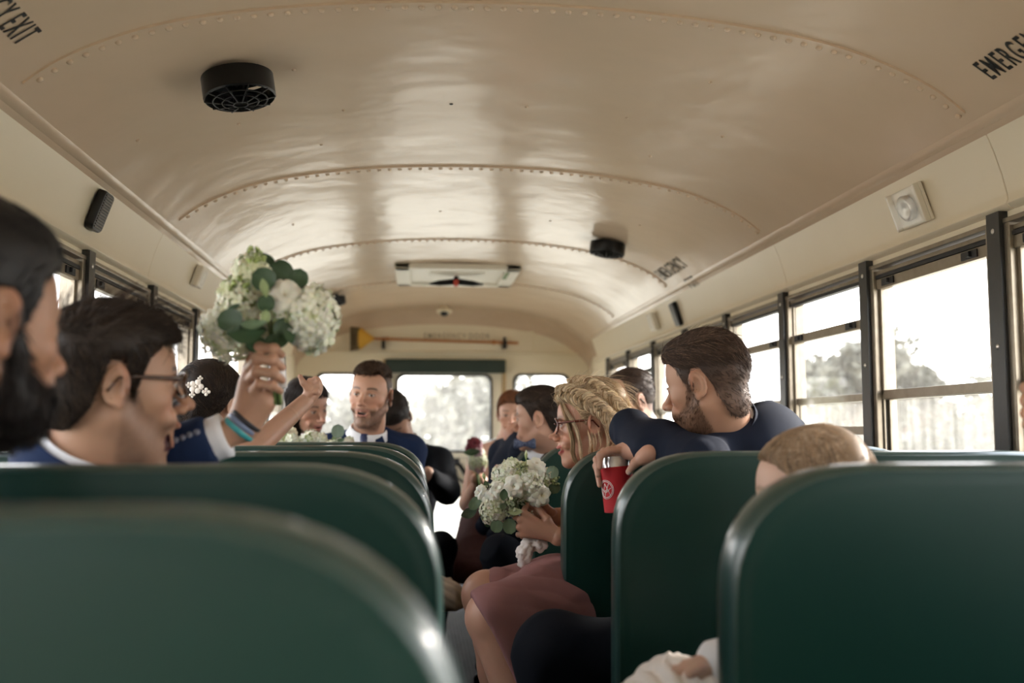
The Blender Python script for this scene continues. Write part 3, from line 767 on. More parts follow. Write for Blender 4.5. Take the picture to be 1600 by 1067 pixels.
def grow(fld, n, comb, length, seed, lift=.15, sel=None, steps=6, jit=.25, out=.002, keep=True):
    """hairs rooted on a field's surface and combed along it"""
    r = np.random.RandomState(seed); P = fld.P
    if sel is not None: P = P[sel(P)]
    if len(P) == 0: return np.zeros((0, steps, 3))
    p = P[r.randint(0, len(P), n)]+r.normal(size=(n, 3))*fld.h*.4
    L = length*(.6+.7*r.rand(n)); out_ = [p-fld.grad(p)*.002]; bend = r.normal(size=(n, 3))*jit
    for s_ in range(steps-1):
        g = fld.grad(p); d = comb(p)+bend+r.normal(size=(n, 3))*jit*.3; d = d-g*(d*g).sum(1, keepdims=True)
        d /= np.linalg.norm(d, axis=1, keepdims=True)+1e-9; p = p+(d+g*lift)*(L/(steps-1))[:, None]
        if keep:
            e = fld.sample(p); p = p-g*(np.clip(e, -.01, .01)-out*(s_+1)/steps)[:, None]
        out_.append(p.copy())
    return np.stack(out_, 1)
def hcol(base, n, seed, var=.25, tips=None, tipf=.2):
    r = np.random.RandomState(seed); c = np.array(base)[None]*(1+var*r.normal(size=(n, 1)))
    if tips is not None: m = r.rand(n) < tipf; c[m] = np.array(tips)*(1+.2*r.normal(size=(m.sum(), 1)))
    return np.clip(c, .002, 1)
M_SKIN = mat('skin', rough=.48, attr='col', spec=.4, sss=.12, bump=(420, .08, .001))
M_HAIR = mat('hair', rough=.55, attr='col', spec=.3)
def stp(x, a, b): t = np.clip((x-a)/(b-a), 0, 1); return t*t*(3-2*t)

# ------------------------------------------------------------------ heads
def make_head(M, neck_to, h=.0025, skin=(.46, .27, .18), open_=0., smile=.5, beard=None, brow=(.05, .03, .02), iris=(.08, .05, .03), fem=False, lips=None, jaw=1., nose=1., neck_r=.056, scalp=None, hl=None, eyes='open', noseup=0, ears=True):
    """returns vertices (world), faces, colours; the face looks along local +y"""
    f = Field(); Mi = M.inverted()
    fj = .9 if fem else 1.
    f.ell((0, -.012, .035), (.074, .094, .084), .02)
    f.ell((0, .028, .032), (.060, .056, .060), .03)
    f.ell((0, .030, -.025), (.060*(.96 if fem else 1), .052, .066), .03)
    dz = -open_*.9; dy = -open_*.45
    f.ell((0, .030+dy*.6, -.068+dz*.6), (.046*fj*jaw, .046, .042), .025)
    for s in (-1, 1):
        f.cap((s*.053*fj, -.008, -.045), (s*.014, .070+dy, -.100+dz), .015*fj*jaw, .013, .02)
        f.ell((s*.046, .048, -.020), (.019, .020, .018), .018)
        f.cap((s*.013, .0800, .023), (s*.044, .064, .024), .0085 if not fem else .006, .006, .012)
    f.ell((0, .072+dy, -.099+dz), (.020, .0175, .016), .014)
    f.ell((0, .058, -.055), (.033, .037, .026), .016)
    f.ell((0, .056+dy*.6, -.078+dz*.7), (.028, .034, .018), .014)
    for s in (-1, 1): f.ell((s*.031, .090, .004), (.017, .013, .011), .010, op='sub')
    f.cap((0, .083, .010), (0, .1065*nose**.3+.002, -.026+noseup), .0065, .0095, .010)
    f.ell((0, .106+.006*nose, -.031+noseup), (.0105, .0115, .0095), .006)
    for s in (-1, 1):
        f.ell((s*.0115, .0985, -.0355), (.0075, .010, .0075), .006)
        f.ell((s*.006, .106, -.0435), (.0035, .005, .004), .003, op='sub')
    w = .021+.006*smile; zm = -.0625; up = .006*smile
    if open_ > .004: f.ell((0, .094, zm-.004-open_*.5), (w*.85, .026, .0025+open_*.5), .003, op='sub')
    if open_ > .004: f.ell((0, .073, zm-.001), (w*.8, .012, .0055), .002)
    for s in (-1, 1):
        f.chain([(0, .0960, zm+.0022), (s*w*.5, .0925, zm+.0015+up*.2), (s*w, .080, zm-.001+up)], [.0042, .0036, .002], .004)
        f.chain([(0, .0930+dy*.7, zm-.0095+dz*.8), (s*w*.5, .0900+dy*.7, zm-.0088+dz*.75), (s*w, .080, zm-.001+up)], [.0048, .0042, .002], .004)
        f.ell((s*(w+.012), .070, zm+.012), (.012, .012, .014), .014)
    if open_ <= .004: f.cap((-w*.8, .097, zm-.0035), (w*.8, .097, zm-.0035), .0012, .0012, .002, op='sub')
    for s in (-1, 1):                                  # eyeballs and lids
        f.ell((s*.031, .0715, .003), (.0122, .0122, .0118), .003)
        f.chain([(s*.0185, .0775, .002), (s*.031, .0850, .0080 if eyes == 'open' else .003), (s*.0445, .0735, .003)], [.0022, .0026, .002], .003)
        f.chain([(s*.0185, .0775, .002), (s*.031, .0825, -.004), (s*.0445, .0735, .003)], [.002, .0022, .002], .003)
    if ears:
        for s in (-1, 1):
            R = Matrix.Rotation(s*math.radians(-24), 3, 'Z') @ Matrix.Rotation(math.radians(-8), 3, 'X')
            c = Vector((s*.0775, -.012, .0)); W = lambda a: c+R @ Vector(a)
            f.ell(c, (.0055, .017, .028), .006, R=R)
            f.ell(W((s*.0050, .002, -.001)), (.0066, .0105, .018), .003, R=R, op='sub')
            f.chain([W((s*.003, .013*math.cos(t)-.002 if math.cos(t) > 0 else .0175*math.cos(t)-.002, .028*math.sin(t))) for t in np.linspace(.15, 4.6, 11)], [.0028]*10+[.0035], .003)
            f.ell(W((s*.001, .006, -.027)), (.004, .007, .009), .004)
            f.ell(W((s*.004, .012, -.001)), (.004, .004, .007), .004)
    nb = Mi @ Vector(neck_to); nt = Vector((0, -.024, -.045))
    f.chain([nt, nt.lerp(nb, .5), nb], [neck_r*.93, neck_r*.93, neck_r*1.12], .03)
    if not fem: f.ell(nt.lerp(nb, .45)+Vector((0, neck_r*.86, 0)), (.010, .010, .014), .012)
    P, F = f.mesh(h); P = relax(P, F, 1, .35)
    x, y, z = P.T; ax = np.abs(x)
    c = np.array(skin)[None]*np.ones((len(P), 1))
    def mixc(c, col, m): return c*(1-m[:, None])+np.array(col)[None]*m[:, None]
    c = mixc(c, (skin[0]*.95, skin[1]*.72, skin[2]*.68), .55*np.exp(-((ax-.045)**2+(y-.065)**2+(z+.028)**2)/.0006)+.5*np.exp(-(x**2+(y-.115)**2+(z+.032)**2)/.0003)+.6*stp(ax, .077, .088)*(y < .02))
    c *= (1+.05*wob(P, 1, 60, 3))[:, None]
    if scalp is not None and hl is not None:           # close-cropped hair shows as a dark scalp
        c = mixc(c, scalp, .72*stp(hl(y, z, ax), -.004, .006)*(ax < .0765))
    m = stp(y, .05, .075)*np.exp(-((z-.0245-.004*np.sin((ax-.012)/.034*2.6))/.0042)**2)*stp(ax, .011, .016)*(1-stp(ax, .046, .052))
    c = mixc(c, brow, np.clip(m*1.1, 0, 1)*(.75 if fem else .9))
    if beard is not None:
        bc, dens = beard
        edge = np.interp(y, [-.03, .0, .012, .03, .06, .09, .12], [-.03, .02, .015, -.035, -.052, -.046, -.046])
        m = stp(edge-z, -.004, .010)*stp(y, -.012, .0)*stp(z, -.150, -.125)
        lipm = np.exp(-((z-zm+.005-dz*.4)/(.008-dz*.5))**2)*(ax < w+.002)*(y > .07)
        m *= 1-np.clip(lipm*1.3, 0, 1)
        c = mixc(c, bc, np.clip(m*dens*(1+.10*wob(P, 1, 500, 8)), 0, 1))
    lc = lips or (skin[0]*.72, skin[1]*.42, skin[2]*.42)
    mu = np.exp(-((z-(zm+.003+up*.3*(ax/w)))/.0042)**2)+np.exp(-((z-(zm-.0095+dz*.8+up*.7*(ax/w)))/.0055)**2)
    c = mixc(c, lc, np.clip(mu, 0, 1)*(y > .078)*(1-stp(ax, w*.9, w*1.08))*(.95 if fem else .7))
    if open_ > .004:
        ins = (ax < w*.9) & (y < .0875-.016*(ax/w)**2) & (y > .050) & (z < zm+.0045) & (z > zm-.012-open_)
        c[ins] = (.05, .012, .012); c[ins & (z > zm-.0065) & (y > .062)] = (.72, .68, .6)
    for s in (-1, 1):
        d = np.sqrt((x-s*.031)**2+(z-.003)**2); e = (((x-s*.031)/.0112)**2+((z-.0020)/.0043)**2 < 1) & (y > .074)
        if eyes == 'open':
            c[e] = (.45, .41, .38); c[e & (d < .0058)] = iris; c[e & (d < .0028)] = (.005, .005, .005)
        ln = np.exp(-((np.sqrt(((x-s*.031)/.013)**2+((z-.003)/.0068)**2)-1)/.17)**2)*(z > .003)*(y > .07)
        c = mixc(c, (.03, .02, .015), np.clip(ln, 0, 1)*.9)
    f.face_w = w; f.P = P
    return X4(M, P), F, c, f

# standard hairlines: positive where hair grows
def hairline(front=.074, temple=.045, nape=-.080, ear=.028, burn=-.012, recede=0.):
    ys = [-.13, -.075, -.064, -.048, -.036, -.024, -.002, .005, .014, .020, .034, .056, .078, .10]
    zs = [nape+.004, nape, nape+.010, -.030, .010, ear, ear, burn+.01, burn, burn+.022, temple-.008, temple+.012+recede, front, front+.004]
    def hl(y, z, ax):
        t = np.interp(y, ys, zs)
        t = np.where((y > .03) & (recede > 0), t+recede*np.clip((ax-.02)/.03, 0, 1), t)
        return z-t
    return hl
def hair_mass(M, vols, hl, h=.0028, k=.012, soft=.006, amp=.0012, freq=160, seed=1, base=None, stretch=(1, 1, 1), cut=None):
    f = Field()
    b = base if base is not None else .0035
    f.ell((0, -.012, .035), (.074+b, .094+b, .084+b), .02); f.ell((0, .026, .036), (.060+b, .054+b, .058+b), .03)
    for c, r in vols: f.ell(c, r, k)
    if hl is not None: f.fn(lambda P: -hl(P[..., 1], P[..., 2], np.abs(P[..., 0]))*.8, soft)
    if cut: cut(f)
    P, F = f.mesh(h); N = normals(P, F); P = P+N*wob(P, amp, freq, seed, stretch)[:, None]
    f.P = P; f.N = N; return f, P, F
def hair_obj(root, M, f, P, F, col, S, cmass=None, name='hair', var=.12, fade=None):
    mb = MB(); cm = np.array(cmass if cmass is not None else np.array(col)*.75)
    r = wob(P, 1, 240, 5, (1, .25, .5))
    if fade: t_ = stp(P[:, 2], fade[0], fade[1])[:, None]; cm = np.array(fade[2])[None]*(1-t_)+cm[None]*t_
    else: cm = cm[None]
    mb.add(X4(M, P), F, np.clip(cm*(1+.22*r[:, None]), .001, 1))
    for paths, rad, cc in S:
        if len(paths): strands(mb, X4(M, paths.reshape(-1, 3)).reshape(paths.shape), rad, cc)
    return mb.build(name, M_HAIR, root, colattr=True, fix=False)
def taper(r, k=6): return np.array([r, r, r*.95, r*.85, r*.6, r*.2][:k] if k == 6 else np.linspace(r, r*.2, k))

def beard_hairs(root, M, hf, col, n=1500, length=.006, seed=3, r=.0005):
    edge = lambda y: np.interp(y, [-.03, .0, .012, .03, .06, .09, .12], [-.03, .02, .015, -.035, -.052, -.046, -.046])
    sel = lambda p: (edge(p[:, 1])-p[:, 2] > .002) & (p[:, 1] > -.008) & (p[:, 2] > -.128) & ~((np.abs(p[:, 0]) < hf.face_w) & (p[:, 1] > .07) & (p[:, 2] < -.055) & (p[:, 2] > -.078))
    S = grow(hf, n, lambda p: np.stack([p[:, 0]*2, .3*np.ones(len(p)), -np.ones(len(p))], 1), length, seed, .35, sel, jit=.3, keep=False)
    mb = MB(); strands(mb, X4(M, S.reshape(-1, 3)).reshape(S.shape), taper(r), hcol(col, n, seed, .3)); return mb.build('beard', M_HAIR, root, colattr=True, fix=False)
LONG_HL = lambda y, z, ax: z-np.interp(y, [-.13, .012, .024, .036, .056, .078, .10], [-.4, -.4, -.03, .044, .058, .070, .074])
# ------------------------------------------------------------------ hands from joint positions
def hand_field(wrist, knuckles, fingers, thumb, s=1., into=None, palm_off=(0, 0, 0), k=.006):
    """fingers: four lists of joint points after the knuckle; thumb: its joint points from the side of the palm"""
    f = Field(); W = Vector(wrist); K = [Vector(q) for q in knuckles]; po = Vector(palm_off)
    for i, q in enumerate(K):
        f.cap(W.lerp(q, .12)+po*.5, q+po*.35, .0135*s, .0105*s, .012)
    mid = sum(K, Vector())/4
    f.cap(W.lerp(mid, .3)+po, W.lerp(mid, .8)+po, .016*s, .014*s, .015)
    base = [.0092, .0095, .009, .0078]
    for i, (q, pts) in enumerate(zip(K, fingers)):
        ch = [q]+[Vector(p) for p in pts]; r = base[i]*s
        rad = [r*1.08, r, r*.9, r*.72][:len(ch)]
        f.chain(ch, rad, .0035)
        for m_ in ch[1:-1]: f.ell(m_, (r*1.05,)*3, .004)
    T = [Vector(p) for p in thumb]
    f.chain([W.lerp(T[0], .25)+po*.4]+T, [.013*s, .0135*s, .0105*s, .0085*s][:len(T)+1], .007)
    if into is not None: f.chain([Vector(p) for p in into]+[W], [.034*s]+[.026*s]*(len(into)-1)+[.022*s], .02)
    return f
def hand_mesh(mb, f, skin, h=.0018, nails=None):
    P, F = f.mesh(h); c = np.array(skin)[None]*(1+.06*wob(P, 1, 90, 2)[:, None])
    if nails:
        for q in nails: m = ((P-np.array(q[:3]))**2).sum(1) < (q[3] if len(q) > 3 else .0055)**2; c[m] = np.array((.62, .42, .36))
    mb.add(P, F, np.clip(c, 0, 1))

# ------------------------------------------------------------------ clothes
def cloth_mat(name, c, c2=None, rough=.85, sheen=.0):
    return mat(name, c, rough, noise=(38, .35, c2 or tuple(v*1.3 for v in c)), bump=(900, .15, .0006), sheen=sheen, spec=.2)
M_NAVY = cloth_mat('navy_suit_cloth', (.009, .0135, .028)); M_BLUE = cloth_mat('blue_suit_cloth', (.010, .021, .060))
M_DARKSUIT = cloth_mat('dark_suit_cloth', (.005, .007, .011)); M_TROUSER = cloth_mat('dark_trouser_cloth', (.003, .0045, .009))
M_SHIRT = mat('white_shirt_cloth', (.78, .78, .80), .7, bump=(700, .1, .0005)); M_ROSE = cloth_mat('dusty_rose_crepe', (.27, .13, .125), (.31, .155, .15), .7)
def torso_frame(neck, az, lean=0, side=0):
    """axes of a trunk: right, front, up"""
    R = Matrix.Rotation(-math.radians(az), 3, 'Z') @ Matrix.Rotation(math.radians(-lean), 3, 'X') @ Matrix.Rotation(math.radians(side), 3, 'Y')
    return Vector(neck), R
def torso_field(neck, az, lean, side=0, s=1., wide=.185, len_=.62, sh_drop=.055, k=.05, arms=(), fold=.0035, seed=0, up=0., grow_=0., hem=None):
    """trunk from the neck down to the hips; arms: lists of points with radii"""
    N, R = torso_frame(neck, az, lean, side); f = Field(); W = lambda a: N+R @ (Vector(a)*s)
    g = grow_
    f.ell(W((0, .005, -.20)), ((.165+g)*s, (.112+g)*s, .20*s), .04, R=R)
    f.ell(W((0, .0, -.44)), ((.150+g)*s, (.115+g)*s, .20*s), .05, R=R)
    f.ell(W((0, -.01, -.60)), ((.165+g)*s, (.125+g)*s, .11*s), .05, R=R)
    for q in (-1, 1):
        f.cap(W((q*.03, -.015, .0+up)), W((q*(wide-.02), -.01, -sh_drop)), (.042+g)*s, (.050+g)*s, .03)
    for pts, rad in arms: f.chain([Vector(p) for p in pts], rad, .03)
    return f, W, R
def cloth_obj(root, name, f, m, h=.007, fold=.003, freq=45, seed=0, stretch=(1, 1, .5), rel=2, pre=None, mb=None, ripples=(), crease=.004):
    P, F = f.mesh(h); P = relax(P, F, rel, .5); N = normals(P, F)
    P = P+N*(wob(P, fold, freq, seed, stretch)+crease*((1-np.abs(wob(P, 1.6, 17, seed+11, (1, 1, 1.6))))*(1 if crease else 0)).clip(0, 1)**5-crease*.3)[:, None]
    for c, ax_, wl, amp, rad in ripples:               # creases across a sleeve: centre, axis, wavelength, depth, reach
        q = P-np.array(c); t = q @ np.array(Vector(ax_).normalized()); d = np.linalg.norm(q, axis=1)
        w = np.exp(-(d/rad)**2); P = P+N*((np.abs(np.sin(PI*t/wl+1.5*wob(P, 1, 25, seed+3)))**.7*2-1.2)*amp*w)[:, None]
    b = mb or MB(); b.add(P, F)
    if mb is not None: return b
    return b.build(name, m, root, fix=False)
def collar(root, M_, neck, up_dir, front, r=.062, hgt=.036, m=None, name='shirt_collar', spread=.5, back_h=1., gap=.22):
    """folded collar band round a neck: open at the front"""
    U = Vector(up_dir).normalized(); Fr = (Vector(front)-U*Vector(front).dot(U)).normalized(); S = Fr.cross(U); c = Vector(neck)
    mb = MB(); n = 28; V = []; sec = [(.0, hgt*1.0, 0), (.004, hgt*1.05, 0), (.007, hgt*.95, 0), (.016, hgt*.05, 1), (.014, -.002, 1), (.003, .0, 0)]
    for i in range(n+1):
        a = -PI+gap+(2*PI-2*gap)*i/n; fr = abs(a)/PI                      # 1 at the front opening
        for o, h_, tip in sec:
            hh = h_*(.62+.38*(1-fr)**.6*back_h) if not tip else h_-(.030*spread*max(0, (fr-.72)/.28)**2)
            rr = (r*(1+.10*fr)+o+ (tip*.006*fr)); V.append(c-Fr*math.cos(a)*rr*1.02+S*math.sin(a)*rr+U*hh)
    k = len(sec); mb.add(V, [(i*k+j, i*k+(j+1) % k, (i+1)*k+(j+1) % k, (i+1)*k+j) for i in range(n) for j in range(k)]+[tuple(range(k)), tuple(n*k+j for j in reversed(range(k)))])
    return mb.build(name, m or M_SHIRT, root, angle=60)
def legs_field(hipL, hipR, legs, r=(.085, .065, .045)):
    f = Field()
    for hip, knee, ankle in legs: f.chain([Vector(hip), Vector(knee), Vector(ankle)], list(r), .03)
    return f
M_FRAME = mat('spectacle_frame', lin((70, 42, 24)), .25, coat=.5); M_LENS = mat('spectacle_lens', (.9, .9, .9), .05, trans=1)
def spectacles(root, M, color=None, wide=.026, tall=.018, z=.003, th=1.):
    mb = MB(); y = .097
    def W(a): return M @ Vector(a)
    for s in (-1, 1):
        pts = [W((s*.033+wide*math.copysign(abs(math.cos(t))**.75, math.cos(t)), y-.006*abs(math.cos(t))**2-.10*abs(s*.033+wide*math.cos(t))*.35, z+tall*math.copysign(abs(math.sin(t))**.8, math.sin(t)))) for t in np.linspace(0, 2*PI, 25)]
        mb.tube(pts, .0021*th, 6, caps=False)
        mb.tube([W((s*.058, y-.010, z+.009)), W((s*.074, .075, z+.009)), W((s*.0795, .01, z+.010)), W((s*.080, -.012, z+.008)), W((s*.078, -.028, z-.012))], [.0026*th, .0024*th, .0022*th, .0022, .002], 6)
    mb.tube([W((-.008, y, z+.005)), W((0, y+.004, z+.007)), W((.008, y, z+.005))], .0022, 6)
    o = mb.build('spectacles', color or M_FRAME, root)
    mb = MB()
    for s in (-1, 1):
        V = [W((s*.033+wide*.97*math.copysign(abs(math.cos(t))**.75, math.cos(t)), y-.004+q-.10*abs(s*.033+wide*math.cos(t))*.35, z+tall*.97*math.copysign(abs(math.sin(t))**.8, math.sin(t)))) for q in (0, .0012) for t in np.linspace(0, 2*PI, 24, endpoint=False)]
        mb.add(V, [tuple(range(24)), tuple(range(47, 23, -1))]+[(i, (i+1) % 24, 24+(i+1) % 24, 24+i) for i in range(24)])
    g = glass('spectacle_glass', .01)
    l = mb.build('lens', g, None, smooth=False); l.parent = o; l.matrix_parent_inverse = Matrix.Identity(4); l.location = -Vector(root.location)
    return o
def person(label, base, group=None):
    return empty('person', base, label, 'person', group)
# ------------------------------------------------------------------ the passengers
def aim_head(local, target, az, pitch=0, roll=0, s=1):
    M = head_matrix(Vector((0, 0, 0)), az, pitch, roll, s); return Matrix.Translation(Vector(target)-(M @ Vector(local))) @ M
def fw(az): return Vector((math.sin(math.radians(az)), math.cos(math.radians(az)), 0))
EAR_R, EAR_L, NOSE = (.0775, -.012, 0), (-.0775, -.012, 0), (0, .112, -.030)
def body_obj(root, parts, name='body'):
    mb = MB()
    for P, F, c in parts: mb.add(P, F, np.clip(c, 0, 1))
    return mb.build(name, M_SKIN, root, colattr=True, fix=False)
def flesh(f, skin, h=.004):
    P, F = f.mesh(h); return P, F, np.array(skin)[None]*(1+.05*wob(P, 1, 50, 4)[:, None])
def legs(root, m, hips, knees, ankles, r=(.085, .068, .05), shoes=None, seed=3):
    f = Field()
    for a, b, c in zip(hips, knees, ankles): f.chain([a, Vector(a).lerp(Vector(b), .5), b, c], [r[0], (r[0]+r[1])/2, r[1], r[2]], .03)
    return cloth_obj(root, 'trousers', f, m, .010, .005, 30, seed)
def shoes(root, ankles, az, m):
    for i, a in enumerate(ankles):
        a = Vector(a); d = fw(az[i] if hasattr(az, '__len__') else az); f = Field()
        g = Vector((a.x, a.y, .035)); f.chain([g-d*.05, g+d*.08, g+d*.17], [.036, .036, .026], .02); f.cap(g, a+Vector((0, 0, .01)), .034, .036, .02)
        f.fn(lambda P: .004-P[..., 2], .004)
        P, F = f.mesh(.008); mb = MB(); mb.add(P, F); mb.build('shoe', m, root, fix=False)
M_SHOE = mat('black_shoe_leather', (.008, .007, .007), .3)
M_BUTTON = mat('suit_button', (.16, .17, .22), .25)

# ---- the laughing man in glasses raising a bouquet
SK2 = (.44, .255, .165)
M2 = aim_head(EAR_R, at(185, 602, 1.50), 61, 1, 0, 1.0)
neck2 = at(120, 742, 1.60)
root = person('laughing dark-haired man in glasses and navy suit raising a white bouquet', (neck2.x, neck2.y, .45))
hl2 = hairline(front=.070, temple=.052, nape=-.060, ear=.042, burn=-.014)
P, F, c, hf = make_head(M2, neck2, .0021, SK2, .026, 1.1, beard=((.10, .06, .045), .42), brow=(.03, .018, .012), nose=1.0, noseup=.003)
w2 = at(372, 672, 1.665); e2 = at(165, 752, 1.66)
kn = [at(394, 561, 1.665), at(389, 578, 1.668), at(387, 597, 1.668), at(390, 615, 1.666)]
fg = [[at(406, 543, 1.632), at(428, 545, 1.622), at(440, 554, 1.64)], [at(402, 561, 1.628), at(427, 563, 1.618), at(441, 574, 1.637)],
      [at(401, 581, 1.628), at(427, 583, 1.618), at(441, 594, 1.637)], [at(405, 600, 1.632), at(426, 603, 1.624), at(438, 611, 1.64)]]
hd = hand_field(w2, kn, fg, [at(409, 628, 1.672), at(424, 606, 1.70), at(434, 578, 1.705)], .95, into=[e2.lerp(w2, .55)], palm_off=(.004, .004, 0))
hd.cap(w2+Vector((.015, 0, .01)), at(412, 628, 1.66), .021, .019, .02)
hm = MB(); hand_mesh(hm, hd, (.46, .26, .17), .0019)
body_obj(root, [(P, F, c), (hm.v[0], hm.f, hm.c[0])])
f, P, F = hair_mass(M2, [((0, -.032, -.040), (.062, .062, .050)), ((0, -.008, .058), (.077, .098, .076)), ((0, .036, .082), (.058, .056, .034)), ((0, -.055, .0), (.072, .052, .068))], hl2, .0026, .02, .008, .003, 70, 2, .007, (1, .5, 1))
comb = lambda p: np.stack([p[:, 0]*2, np.where(p[:, 2] > .06, 1., .1)*np.ones(len(p)), np.where(p[:, 2] > .07, .1, -.9)], 1)
S = [(grow(f, 5200, comb, .040, 1, .12, jit=.3, out=.004), taper(.00062), hcol((.028, .018, .012), 5200, 1, .35, (.09, .055, .035), .12)),
     (grow(f, 700, comb, .030, 2, .9, lambda p: p[:, 2] > .06, jit=.5, keep=False), taper(.0005), hcol((.05, .032, .022), 700, 2))]
hair_obj(root, M2, f, P, F, (.03, .02, .014), S)
spectacles(root, M2, th=1.4)
up2 = (M2 @ Vector((0, -.024, -.045)))-neck2
collar(root, M2, neck2+up2*.10, up2, fw(64), .066, .060, spread=1.0)
collar(root, M2, neck2+up2*.02, up2, fw(40), .080, .062, m=M_BLUE, name='jacket_collar', spread=0, gap=1.75)
nb = neck2+Vector((-.015, .0, -.045))
shR = None
tf, W, R = torso_field(nb, 55, 14, arms=[])
shL, shR = W((-.165, -.01, -.055)), W((.165, -.01, -.055))
cuff_dir = (w2-e2).normalized()
tf.chain([shL, (shL+e2)/2+Vector((0, .02, -.02)), e2, w2+cuff_dir*.02], [.062, .054, .050, .041], .03)
eR = shR+Vector((.06, -.01, -.26)); tf.chain([shR, eR, eR+Vector((.16, .12, -.02))], [.062, .052, .04], .03)
tf.fn(lambda P, q=npv(w2-cuff_dir*.045), n_=npv(cuff_dir): (P-q) @ n_, .003)
cloth_obj(root, 'jacket', tf, M_BLUE, .0065, .0028, 40, 2, ripples=[(e2, cuff_dir, .035, .0025, .12)])
mb = MB(); mb.tube([w2-cuff_dir*.07, w2-cuff_dir*.030, w2-cuff_dir*.020, w2-cuff_dir*.0199, w2-cuff_dir*.05], [.036, .0365, .0375, .0355, .034], 24, caps=False); mb.build('shirt_cuff', M_SHIRT, root)
upv = (Vector((0, -.8, .38))).normalized(); upv = (upv-cuff_dir*upv.dot(cuff_dir)).normalized()
for k in range(4):
    q = w2-cuff_dir*(.055+.0115*k)+upv*.0445; mb = MB(); mb.ball(q, (.0058, .0058, .004), 12, 6, M=upv.to_track_quat('Z', 'Y').to_matrix()); mb.build('button', M_BUTTON, root)
mb = MB()                                             # wristbands
wd = (at(400, 640, 1.665)-w2).normalized()
for k, (t, colr) in enumerate(((.002, 0), (.012, 1), (.020, 2))):
    mb = MB(); q = w2+wd*t
    mb.tube([q-wd*.0045, q-wd*.003, q+wd*.003, q+wd*.0045], [.0268, .0285, .0285, .0268], 26, caps=False)
    mb.build('wristband', [mat('teal_band', lin((70, 165, 170)), .35), mat('grey_band', lin((120, 135, 165)), .4), mat('black_cord_band', (.02, .02, .025), .6)][colr], root)['label'] = ['teal wristband', 'grey wristband', 'black wristband'][colr]
hips = [W((-.09, .0, -.62)), W((.09, 0, -.62))]; kn_ = [h+fw(60)*.42+Vector((0, 0, .0)) for h in hips]
ank = [k+Vector((.0, .02, -.40)) for k in kn_]
kn_[0] = hips[0]+Vector((.24, .16, .02)); kn_[1] = hips[1]+Vector((.30, .10, .02)); ank = [kn_[0]+Vector((0, .03, -.40)), kn_[1]+Vector((0, .05, -.40))]
legs(root, M_TROUSER, hips, kn_, ank); shoes(root, ank, 80, M_SHOE)

# ---- bearded man at the very edge, out of focus
SK1 = (.36, .19, .115)
M1 = aim_head(EAR_R, at(6, 500, 1.06), 31, -3, 0, 1.09); neck1 = M1 @ Vector((0, -.06, -.16))
root = person('man with black hair and thick black beard in blurred profile at the edge', (neck1.x, neck1.y, .45))
P, F, c, hf = make_head(M1, neck1, .003, SK1, 0, .2, beard=((.012, .009, .008), 1.0), brow=(.015, .010, .008), nose=1.1, neck_r=.064, scalp=(.02, .014, .012), hl=hairline(front=.066, temple=.050, nape=-.085))
bf = Field(); bf.ell((0, .045, -.072), (.052, .050, .036), .02); bf.ell((0, .064, -.090), (.036, .034, .028), .02)
for s in (-1, 1): bf.cap((s*.066, .004, -.015), (s*.050, .030, -.075), .013, .022, .02)
bf.ell((0, .100, -.062), (.030, .016, .022), .004, op='sub'); bf.ell((0, .08, -.03), (.06, .045, .020), .01, op='sub')
body_obj(root, [(P, F, c)])
f, P, F = hair_mass(M1, [((0, .0, .068), (.070, .088, .066)), ((0, .03, .082), (.056, .056, .034))], hairline(front=.066, temple=.05, nape=-.085, burn=-.03), .004, .02, .006, .002, 80, 3, .004)
comb = lambda p: np.stack([p[:, 0]*.5, np.ones(len(p))*-.6, np.where(p[:, 2] > .07, .2, -.6)], 1)
hair_obj(root, M1, f, P, F, (.012, .010, .009), [(grow(f, 1500, comb, .025, 4), taper(.0008), hcol((.014, .011, .010), 1500, 1))])
P, F = bf.mesh(.004); N = normals(P, F); P = P+N*wob(P, .003, 120, 3)[:, None]; bf.P = P
hair_obj(root, M1, bf, P, F, (.012, .009, .008), [(grow(bf, 1500, lambda p: np.stack([p[:, 0], p[:, 1]*3, -np.ones(len(p))], 1), .02, 5, .3, keep=False), taper(.0008), hcol((.014, .010, .009), 1500, 1))], name='beard')
tf, W, R = torso_field(neck1+Vector((0, 0, -.03)), 20, 4)
for q in (-1, 1):
    sh = W((q*.165, -.01, -.055)); el = sh+Vector((q*.05, .02, -.27)); tf.chain([sh, el, el+Vector((-q*.02, .22, .02))], [.062, .052, .042], .03)
cloth_obj(root, 'jacket', tf, M_NAVY, .010, .003, 40, 7)
collar(root, M1, neck1+Vector((0, 0, -.01)), (0, .2, 1), fw(20), .072, .04)
hips = [W((-.09, .0, -.60)), W((.09, 0, -.60))]; kn_ = [h+Vector((.02, .0, .0)) for h in hips]
ys = 1.0
kn_ = [Vector((hips[0].x+.10, 1.08, .50)), Vector((hips[1].x+.22, 1.06, .50))]; hips = [Vector((hips[0].x-.1, .93, .52)), Vector((hips[1].x-.05, .93, .52))]
legs(root, M_TROUSER, hips, kn_, [k+Vector((0, 0, -.42)) for k in kn_], (.08, .062, .045)); shoes(root, [k+Vector((0, 0, -.42)) for k in kn_], 90, M_SHOE)

